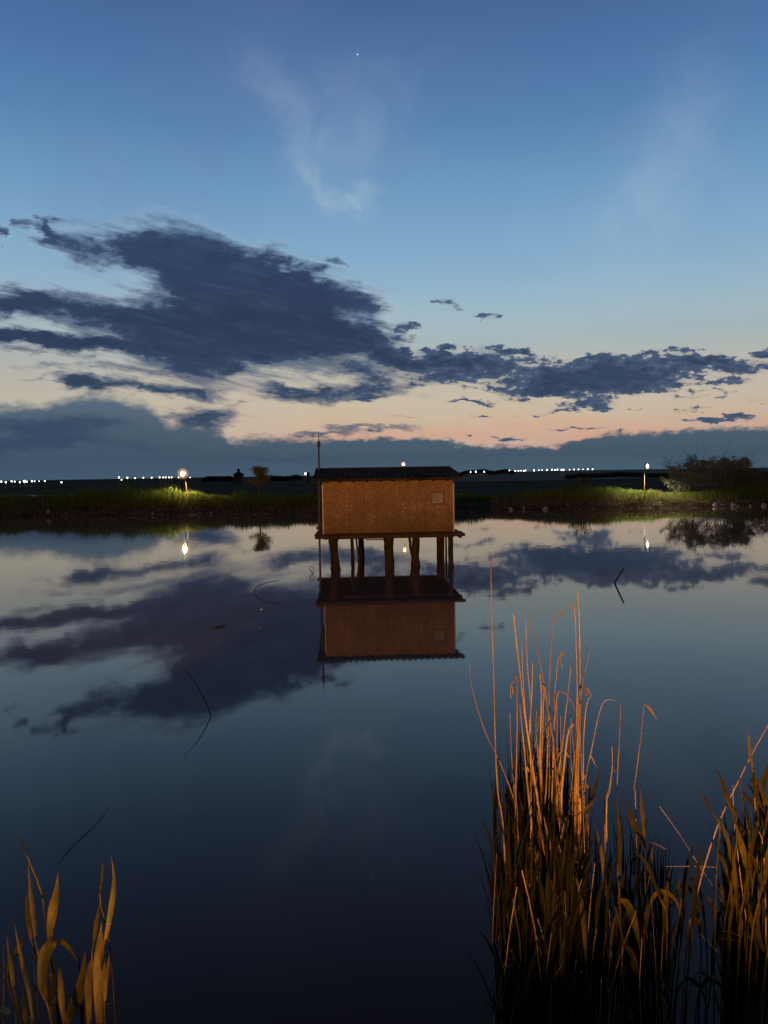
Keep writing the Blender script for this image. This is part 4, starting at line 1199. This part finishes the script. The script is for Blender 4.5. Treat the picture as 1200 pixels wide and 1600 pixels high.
for k in range(24):                                       # more dry culms in the body of the clump
    tx = rg.triangular(800, 915, 870); ty = rg.uniform(1080, 1270); dep = rg.uniform(3.35, 4.1)
    bx = tx + rg.gauss(0, 26) - (tx - 860) * .1; P = [(tx, ty), ((tx * 2 + bx) / 3 + rg.uniform(-4, 4), ty + 130), ((tx + 2 * bx) / 3 + rg.uniform(-4, 4), ty + 280), (bx, ty + 480)]
    P = trace(P, dep, .1); P.append(Vector((P[-1].x, P[-1].y, -.1)))
    stalk_mesh(P, rg.uniform(1.3, 2.8), RC).build('stem', M['dry'], clump, True)
for k in range(20):                                       # narrow dry leaves clinging to the culms
    lx = rg.triangular(795, 925, 870); ly = rg.uniform(1180, 1480); dr = rg.choice((-1, 1)); L_ = rg.uniform(30, 75); wd = rg.uniform(2.5, 6)
    if rg.random() < .45: q = [(lx, ly), (lx + dr * 6, ly - L_ * .5), (lx + dr * 14, ly - L_)]
    else: q = [(lx, ly), (lx + dr * L_ * .18, ly - L_ * .25), (lx + dr * L_ * .35, ly - L_ * .1), (lx + dr * L_ * .45, ly + L_ * .35)]
    traced_leaf(q, rg.uniform(3.2, 3.7), wd, clump, RC, M['dryleaf'] if k % 3 else M['leaf'], rg.uniform(0, 1), 0, name='dry_leaf' if k % 3 else 'leaf', culm=False)
for k in range(26):                                       # broken culms low in the clump
    tx = rg.uniform(775, 1010); ty = rg.uniform(1330, 1540); dep = rg.uniform(3.0, 3.3); a_ = rg.gauss(0, 26)
    P = trace([(tx, ty), (tx + a_ * .5, ty + 60), (tx + a_, ty + 140)], dep, .1)
    stalk_mesh(P, rg.uniform(1.0, 2.6), RC, False).build('stem', M['dry'], clump, True)
for k in range(16):
    tx = rg.uniform(780, 1040); ty = rg.uniform(1400, 1560); dep = rg.uniform(3.0, 3.3)
    P = trace([(tx, ty), (tx + rg.uniform(-12, 14), ty + 100), (tx + rg.uniform(-18, 24), ty + 260)], dep, .1)
    stalk_mesh(P, rg.uniform(1.2, 2.6), RC).build('stem', M['dry'], clump, True)
# dry leaf scraps hanging from the culms
for (x0, y0, x1, y1, x2, y2, w_) in ((600, 598, 580, 620, 566, 640, 14), (588, 660, 592, 690, 596, 700, 6), (575, 345, 590, 372, 604, 400, 9), (655, 308, 642, 330, 636, 350, 8),
                                     (720, 800, 745, 822, 762, 850, 12), (300, 790, 302, 830, 304, 862, 10), (1085, 905, 1115, 940, 1148, 990, 14), (480, 790, 490, 820, 500, 850, 16),
                                     (752, 1192, 775, 1230, 800, 1285, 7), (625, 1050, 650, 1038, 662, 1020, 12)):
    traced_leaf([z3(x0, y0), z3(x1, y1), z3(x2, y2)], 3.45, w_ / 3.0, clump, RC, M['dryleaf'], .2, 0, name='dry_leaf', culm=False)
# the broad leaves one can tell apart, base -> tip
big_leaves = [
    ([z4(830, 790), z4(835, 620), z4(838, 480), z4(832, 360), z4(822, 240), z4(818, 100)], 3.25, 11, .5),
    ([z4(985, 500), z4(970, 430), z4(930, 350), z4(905, 290), z4(885, 240), z4(860, 170)], 3.4, 17, .7),
    ([z4(990, 450), z4(982, 330), z4(972, 220), z4(962, 110)], 3.45, 8, .4),
    ([z4(1100, 850), z4(1060, 740), z4(1020, 630), z4(975, 560), z4(930, 528), z4(890, 520)], 3.1, 10, .6),
    ([z4(835, 820), z4(870, 840), z4(905, 910), z4(930, 990), z4(950, 1080), z4(962, 1160)], 3.05, 17, .5),
    ([z4(855, 1110), z4(895, 1150), z4(925, 1220), z4(945, 1290), z4(962, 1350)], 3.05, 13, .8),
    ([z4(845, 1040), z4(832, 960), z4(815, 900), z4(800, 850)], 3.1, 7, .5),
    ([z4(850, 1030), z4(862, 960), z4(880, 880), z4(900, 700)], 3.2, 9, 1.0),
    ([z4(400, 700), z4(415, 780), z4(430, 850), z4(442, 920)], 3.2, 8, .3),
    ([z4(270, 900), z4(235, 880), z4(195, 885), z4(165, 920), z4(160, 980), z4(180, 1030)], 3.15, 4, .6),
    ([z4(640, 300), z4(665, 190), z4(690, 90), z4(712, 0)], 3.5, 8, .6),
    ([z4(640, 280), z4(645, 180), z4(650, 80)], 3.6, 4, .6),
    ([z4(1120, 1000), z4(1125, 860), z4(1135, 740), z4(1150, 620)], 3.3, 14, .4),
    ([z4(1030, 620), z4(1036, 540), z4(1040, 470)], 3.3, 4, .5),
    ([z4(430, 200), z4(432, 100), z4(420, 0), z3(442, 1300), z3(430, 1200)], 3.5, 6, .9),
    ([z4(560, 300), z4(640, 240), z4(690, 180)], 3.4, 4, .6),
    ([z4(1190, 1150), z4(1170, 1080), z4(1160, 1000)], 3.2, 4, .5),
]
for pts, dep, w_, tn in big_leaves:
    traced_leaf(pts, dep, w_, clump, RC, None, tn)


# --- green leafy shoots: a few meshes, many copies
def shoot_meshes(seed):
    rr = random.Random(seed); hgt = 1.0
    pts = [Vector((0, 0, 0))]
    lx, ly = rr.uniform(-.06, .06), rr.uniform(-.05, .05)
    for k in range(1, 6): pts.append(Vector((lx * (k / 5) ** 2, ly * (k / 5) ** 2, hgt * .86 * k / 5)))
    st = MB().tube(pts, [.0048, .0045, .004, .0034, .0028, .0015], 5).mesh('stem', M['shoot'], True)
    lv = []
    for k in range(6):
        u = .30 + .11 * k + rr.uniform(-.03, .03); z = hgt * .86 * min(1, u); b0 = Vector((lx * u * u, ly * u * u, z))
        a = rr.uniform(0, 6.28); ln = rr.uniform(.26, .42) * (1.1 - .25 * u); droop = rr.uniform(.0, .9) * (1 - .6 * (k / 5))
        d = Vector((math.cos(a), math.sin(a), 0)); P = []
        for j in range(7):
            s = j / 6; out = s ** 1.25 * (.28 + .45 * droop); up = s * (1 - .35 * droop) - droop * .75 * s ** 3
            P.append(b0 + d * ln * out + Vector((0, 0, 1)) * ln * up)
        sd = Vector((-d.y, d.x, 0))
        lv.append(MB().ribbon(P, leafw(7, rr.uniform(.0055, .0105), .3), sd, .3).mesh('leaf', M['shoot'], True))
    return st, lv


SH = [shoot_meshes(100 + k) for k in range(7)]


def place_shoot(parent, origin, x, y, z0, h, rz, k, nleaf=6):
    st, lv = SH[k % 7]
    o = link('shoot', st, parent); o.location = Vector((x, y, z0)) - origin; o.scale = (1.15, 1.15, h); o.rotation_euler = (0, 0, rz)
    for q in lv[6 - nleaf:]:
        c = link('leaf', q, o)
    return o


nsh = 0
for k in range(46):
    dep = rg.uniform(3.1, 4.15); px = rg.uniform(782, 900) if k % 4 else rg.uniform(895, 1040)
    top_y = 1238 + rg.uniform(-25, 90) if px < 905 else 1340 + rg.uniform(-60, 170)
    p = at_y(px, top_y, dep); hgt = max(.5, p.z + .1) / .98
    place_shoot(clump, RC, p.x, dep, -.1, hgt, rg.uniform(0, 6.28), k, 6)
# the mass of leaves and litter inside the clump nobody could count
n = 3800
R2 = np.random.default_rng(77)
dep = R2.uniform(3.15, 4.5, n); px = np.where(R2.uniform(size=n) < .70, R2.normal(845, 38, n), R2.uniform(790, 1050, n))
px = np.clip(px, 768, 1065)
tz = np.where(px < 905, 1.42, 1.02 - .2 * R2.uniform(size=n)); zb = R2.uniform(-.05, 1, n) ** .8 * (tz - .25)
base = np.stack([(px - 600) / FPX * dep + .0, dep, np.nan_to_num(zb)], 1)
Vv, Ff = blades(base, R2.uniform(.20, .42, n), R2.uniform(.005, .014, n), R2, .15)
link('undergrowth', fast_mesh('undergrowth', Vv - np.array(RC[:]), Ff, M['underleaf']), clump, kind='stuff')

for k in range(30):                                       # broad bent leaves filling the right half of the clump
    lx = rg.uniform(905, 1062) if k % 3 else rg.uniform(1050, 1125); ly = rg.uniform(1400, 1600); L_ = rg.uniform(90, 190); dr = rg.choice((-1, 1)); dep = rg.uniform(3.1, 3.7)
    if k % 3 == 0: ly += 60
    if rg.random() < .5: q = [(lx, ly), (lx + dr * 4, ly - L_ * .4), (lx + dr * 10, ly - L_ * .75), (lx + dr * 20, ly - L_)]
    else: q = [(lx, ly), (lx + dr * 8, ly - L_ * .45), (lx + dr * 24, ly - L_ * .62), (lx + dr * 46, ly - L_ * .5), (lx + dr * 60, ly - L_ * .15)]
    traced_leaf(q, dep, rg.uniform(7, 14), clump, RC, None if k % 2 else M['shoot'], rg.uniform(0, .9))


# --- clump at the right edge
EC = Vector((1.60, 3.4, 0))
edge = thing('reed_clump', 'broad-leaved reed clump cut by the right edge of the picture', 'reeds', EC, 0, 'reed clumps at the near shore')
for pts, dep, w_, tn in [
    ([z5(480, 610), z5(470, 540), z5(440, 470), z5(415, 400), z5(395, 350), z5(372, 320)], 3.1, 13, .3),
    ([z5(570, 340), z5(555, 270), z5(545, 190), z5(530, 125)], 3.1, 6, .3),
    ([z5(610, 520), z5(585, 450), z5(570, 380), z5(560, 330)], 3.15, 12, .4),
    ([z5(600, 500), z5(570, 440), z5(530, 400), z5(480, 430)], 3.25, 9, .7),
    ([z5(580, 520), z5(550, 480), z5(520, 440), z5(500, 450)], 3.3, 8, .7),
    ([z5(545, 650), z5(525, 540), z5(505, 420), z5(490, 285)], 3.2, 5, .4),
    ([z5(530, 820), z5(520, 740), z5(500, 660), z5(485, 600)], 3.05, 15, .3),
    ([z5(540, 730), z5(575, 800), z5(600, 880), z5(632, 980)], 3.05, 9, .4),
    ([z5(440, 860), z5(425, 800), z5(395, 750), z5(362, 715)], 3.15, 10, .5),
    ([z5(470, 960), z5(440, 850), z5(440, 760), z5(450, 680)], 3.3, 12, .5),
    ([z5(640, 640), z5(600, 560), z5(590, 470), z5(585, 350)], 3.2, 10, .5),
    ([z5(640, 520), z5(630, 580), z5(600, 620), z5(590, 560)], 3.1, 14, .6),
    ([z5(370, 560), z5(340, 500), z5(310, 450), z5(278, 400)], 3.2, 5, .4),
    ([z5(560, 1100), z5(520, 1000), z5(470, 900), z5(420, 830), z5(370, 800)], 3.25, 5, .5),
    ([z5(610, 1560), z5(612, 1480), z5(610, 1400)], 3.0, 8, .3),
    ([z5(640, 1080), z5(620, 1020), z5(610, 960)], 3.05, 9, .3),
    ([z5(340, 960), z5(370, 1040), z5(395, 1150), z5(410, 1260), z5(415, 1370)], 3.3, 14, .5),
    ([z5(330, 950), z5(300, 1010), z5(285, 1070), z5(320, 1130)], 3.35, 10, .5),
    ([z5(200, 960), z5(195, 900), z5(205, 840)], 3.3, 5, .4),
    ([z5(560, 900), z5(555, 780), z5(575, 650), z5(600, 540)], 3.1, 13, .4),
    ([z5(500, 1050), z5(480, 960), z5(455, 880), z5(440, 800)], 3.2, 9, .5),
    ([z5(620, 900), z5(640, 800), z5(655, 700), z5(660, 600)], 3.0, 16, .3),
    ([z5(580, 1200), z5(560, 1080), z5(530, 960), z5(520, 860)], 3.1, 11, .5),
    ([z5(630, 1250), z5(600, 1180), z5(590, 1080), z5(600, 980)], 3.05, 13, .4),
    ([z5(120, 1160), z5(125, 1040), z5(140, 940), z5(150, 830)], 3.3, 13, .5),
    ([z5(230, 1180), z5(250, 1120), z5(290, 1080), z5(310, 1140), z5(290, 1230)], 3.3, 11, .5),
]:
    traced_leaf(pts, dep, w_, edge, EC, None, tn)
for pts, dep, w_ in [
    ([z5(465, 410), z5(470, 560), z5(490, 760), z5(520, 1000), z5(560, 1300), z5(580, 1700)], 3.15, 2.6),
    ([z5(595, 640), z5(615, 700), z5(625, 900), z5(630, 1200), z5(632, 1700)], 3.1, 3.0),
    ([z5(545, 160), z5(560, 300), z5(575, 500), z5(590, 800), z5(600, 1700)], 3.2, 3.0),
    ([z5(125, 812), z5(200, 812), z5(300, 812), z5(390, 818)], 3.3, 1.8),
    ([z5(50, 690), z5(90, 705), z5(140, 732)], 3.5, 2.0),
    ([z5(410, 1135), z5(450, 1140), z5(505, 1165)], 3.1, 1.4),
    ([z5(405, 1175), z5(455, 1175), z5(505, 1190)], 3.1, 1.4),
    ([z5(300, 1150), z5(400, 1250), z5(480, 1320), z5(540, 1400), z5(590, 1520), z5(610, 1700)], 3.2, 2.0),
    ([z5(580, 1300), z5(584, 1360), z5(586, 1420)], 3.1, 2.2),
]:
    P = trace(pts, dep, .1)
    stalk_mesh(P, w_, EC).build('stem', M['dry'], edge, True)
for k in range(12):
    dep = rg.uniform(3.3, 3.8); px = rg.uniform(1130, 1290); top_y = 1230 + rg.uniform(-10, 170) + max(0, (1175 - px)) * 1.8
    p = at_y(px, top_y, dep)
    place_shoot(edge, EC, p.x, dep, -.1, max(.5, p.z + .1), rg.uniform(0, 6.28), k + 3, 6)
n = 1500
dep = R2.uniform(3.15, 4.1, n); px = R2.uniform(1135, 1300, n)
zb = R2.uniform(0, 1, n) ** .8 * .95
base = np.stack([(px - 600) / FPX * dep, dep, zb], 1)
Vv, Ff = blades(base, R2.uniform(.20, .38, n), R2.uniform(.008, .018, n), R2, .2)
link('undergrowth', fast_mesh('undergrowth', Vv - np.array(EC[:]), Ff, M['underleaf']), edge, kind='stuff')

for k in range(14):
    lx = rg.uniform(1130, 1215); ly = rg.uniform(1330, 1560); L_ = rg.uniform(110, 200); dr = rg.choice((-1, 1))
    q = [(lx, ly), (lx + dr * 5, ly - L_ * .45), (lx + dr * 20, ly - L_ * .8), (lx + dr * rg.uniform(20, 45), ly - L_ * rg.uniform(.7, 1))]
    traced_leaf(q, rg.uniform(3.0, 3.4), rg.uniform(8, 15), edge, EC, None, rg.uniform(0, .8))

# --- clump at the lower left
LC = Vector((-1.10, 2.75, 0))
left = thing('reed_clump', 'low broad-leaved reed clump in the lower left corner', 'reeds', LC, 0, 'reed clumps at the near shore')
for pts, dep, w_, tn in [
    ([z1(225, 1090), z1(210, 960), z1(195, 830), z1(185, 720), z1(175, 590)], 2.5, 10, .2),
    ([z1(200, 1090), z1(180, 980), z1(168, 880), z1(165, 790)], 2.55, 9, .3),
    ([z1(310, 1080), z1(315, 980), z1(335, 850), z1(352, 760), z1(364, 650)], 2.5, 20, .2),
    ([z1(280, 1440), z1(262, 1330), z1(275, 1190), z1(310, 1110), z1(360, 1075), z1(420, 1110), z1(490, 1215)], 2.4, 25, .3),
    ([z1(215, 1640), z1(180, 1400), z1(145, 1250), z1(115, 1100), z1(85, 960)], 2.4, 9, .3),
    ([z1(90, 1400), z1(72, 1270), z1(55, 1160), z1(42, 1030)], 2.45, 9, .3),
    ([z1(650, 1110), z1(680, 960), z1(705, 800), z1(712, 680), z1(695, 550)], 2.45, 12, .2),
    ([z1(585, 1110), z1(598, 1000), z1(615, 900), z1(632, 810)], 2.5, 9, .3),
    ([z1(620, 1660), z1(615, 1400), z1(618, 1200), z1(625, 1080), z1(635, 960)], 2.4, 26, .1),
    ([z1(560, 1640), z1(552, 1400), z1(560, 1260), z1(585, 1150)], 2.42, 14, .4),
    ([z1(655, 1500), z1(662, 1330), z1(675, 1230), z1(688, 1150)], 2.38, 7, .3),
    ([z1(410, 1640), z1(385, 1450), z1(375, 1300), z1(370, 1200)], 2.4, 12, .3),
    ([z1(400, 1640), z1(460, 1500), z1(500, 1400), z1(520, 1280), z1(535, 1130)], 2.45, 22, .6),
    ([z1(550, 1480), z1(525, 1430), z1(510, 1370)], 2.5, 14, .4),
    ([z1(60, 1540), z1(20, 1500), z1(-30, 1470)], 2.4, 16, .4),
    ([z1(170, 1640), z1(150, 1500), z1(140, 1350)], 2.5, 9, .5),
    ([z1(85, 1190), z1(130, 1090), z1(165, 1030)], 2.6, 10, .5),
    ([z1(220, 1640), z1(190, 1560), z1(120, 1540)], 2.4, 9, .5),
    ([z1(330, 1560), z1(325, 1400), z1(335, 1240)], 2.5, 12, .8),
    ([z1(20, 1340), z1(60, 1270), z1(95, 1220)], 2.5, 6, .6),
    ([z1(160, 545), z1(130, 460), z1(90, 365)], 2.7, 2.5, .3),
    ([z1(710, 940), z1(780, 890), z1(850, 845)], 2.6, 2.5, .3),
    ([z1(420, 1070), z1(432, 1030), z1(440, 1000)], 2.5, 2.5, .3),
    ([z1(632, 760), z1(640, 650), z1(645, 560)], 2.6, 3, .5),
    ([z1(0, 700), z1(30, 695), z1(60, 690)], 2.6, 1.5, .3),
]:
    traced_leaf(pts, dep, w_, left, LC, None, tn)
for pts, dep, w_ in [
    ([z1(235, 1390), z1(280, 1330), z1(315, 1280)], 2.38, 1.8),
    ([z1(200, 1150), z1(215, 1300), z1(235, 1450), z1(250, 1700)], 2.5, 3),
    ([z1(310, 1430), z1(360, 1420), z1(450, 1415)], 2.45, 2),
    ([z1(500, 1330), z1(530, 1500), z1(540, 1700)], 2.5, 3),
    ([z1(660, 1480), z1(720, 1460), z1(775, 1462)], 2.5, 1.6),
    ([z1(95, 1400), z1(100, 1560), z1(105, 1700)], 2.5, 3),
    ([z1(20, 1100), z1(25, 1300), z1(20, 1700)], 2.6, 4),
    ([z1(320, 1300), z1(330, 1500), z1(320, 1700)], 2.6, 4),
]:
    stalk_mesh(trace(pts, dep, .05), w_, LC).build('stem', M['leaf'], left, True)
for k in range(9):
    dep = rg.uniform(2.6, 3.1); px = rg.uniform(-60, 150); p = at_y(px, 1540 + rg.uniform(-60, 60), dep)
    place_shoot(left, LC, p.x, dep, -.1, max(.4, p.z + .1), rg.uniform(0, 6.28), k, 6)

# unseen near-bank grass, its tall weeds added to shade the reeds from the lamp
n = 9000
x = R2.uniform(-4, 3, n); y = R2.uniform(-1.5, 2.2, n)
base = np.stack([x, y, height(x, y) - .02], 1)
hh = R2.uniform(.08, .26, n)
hh = np.where((y < .9), hh + R2.uniform(0, 1, n) ** 2 * (.45 + .35 * sstep(-x, .6, 1.1)), hh * .7)
Vv, Ff = blades(base, hh, R2.uniform(.005, .012, n), R2, .25)
link('bank_grass', fast_mesh('bank_grass', Vv, Ff, M['grass']), kind='stuff', label='grass on the near bank under the viewer', category='grass')

# the lamp post behind the viewer that carries the orange light
bl = thing('bank_lamp', 'low orange lamp on a post on the near bank behind the viewer', 'lamp', (LAMP.x, LAMP.y - .5, float(height(LAMP.x, LAMP.y))))
hz = LAMP.z - float(height(LAMP.x, LAMP.y))
MB().tube([(0, 0, -.3), (0, 0, hz + .45)], [.06, .045], 10).build('pole', M['post'], bl)
MB().tube([(0, 0, hz + .4), (0, .3, hz + .46), (0, .5, hz + .38)], [.03, .028, .026], 8).build('arm', M['post'], bl)
MB().tube([(0, .5, hz + .42), (0, .5, hz + .22)], [.05, .24], 14).build('lamp_shade', M['steel'], bl)

# the evening star
dstar = ray(558.5, 85).normalized()
sp = CAM + dstar * 6500
st = MB().ball((0, 0, 0), 5.0, 8, 6).build('star', M['star'], None, label='single bright star high in the blue sky', category='star')
st.location = sp
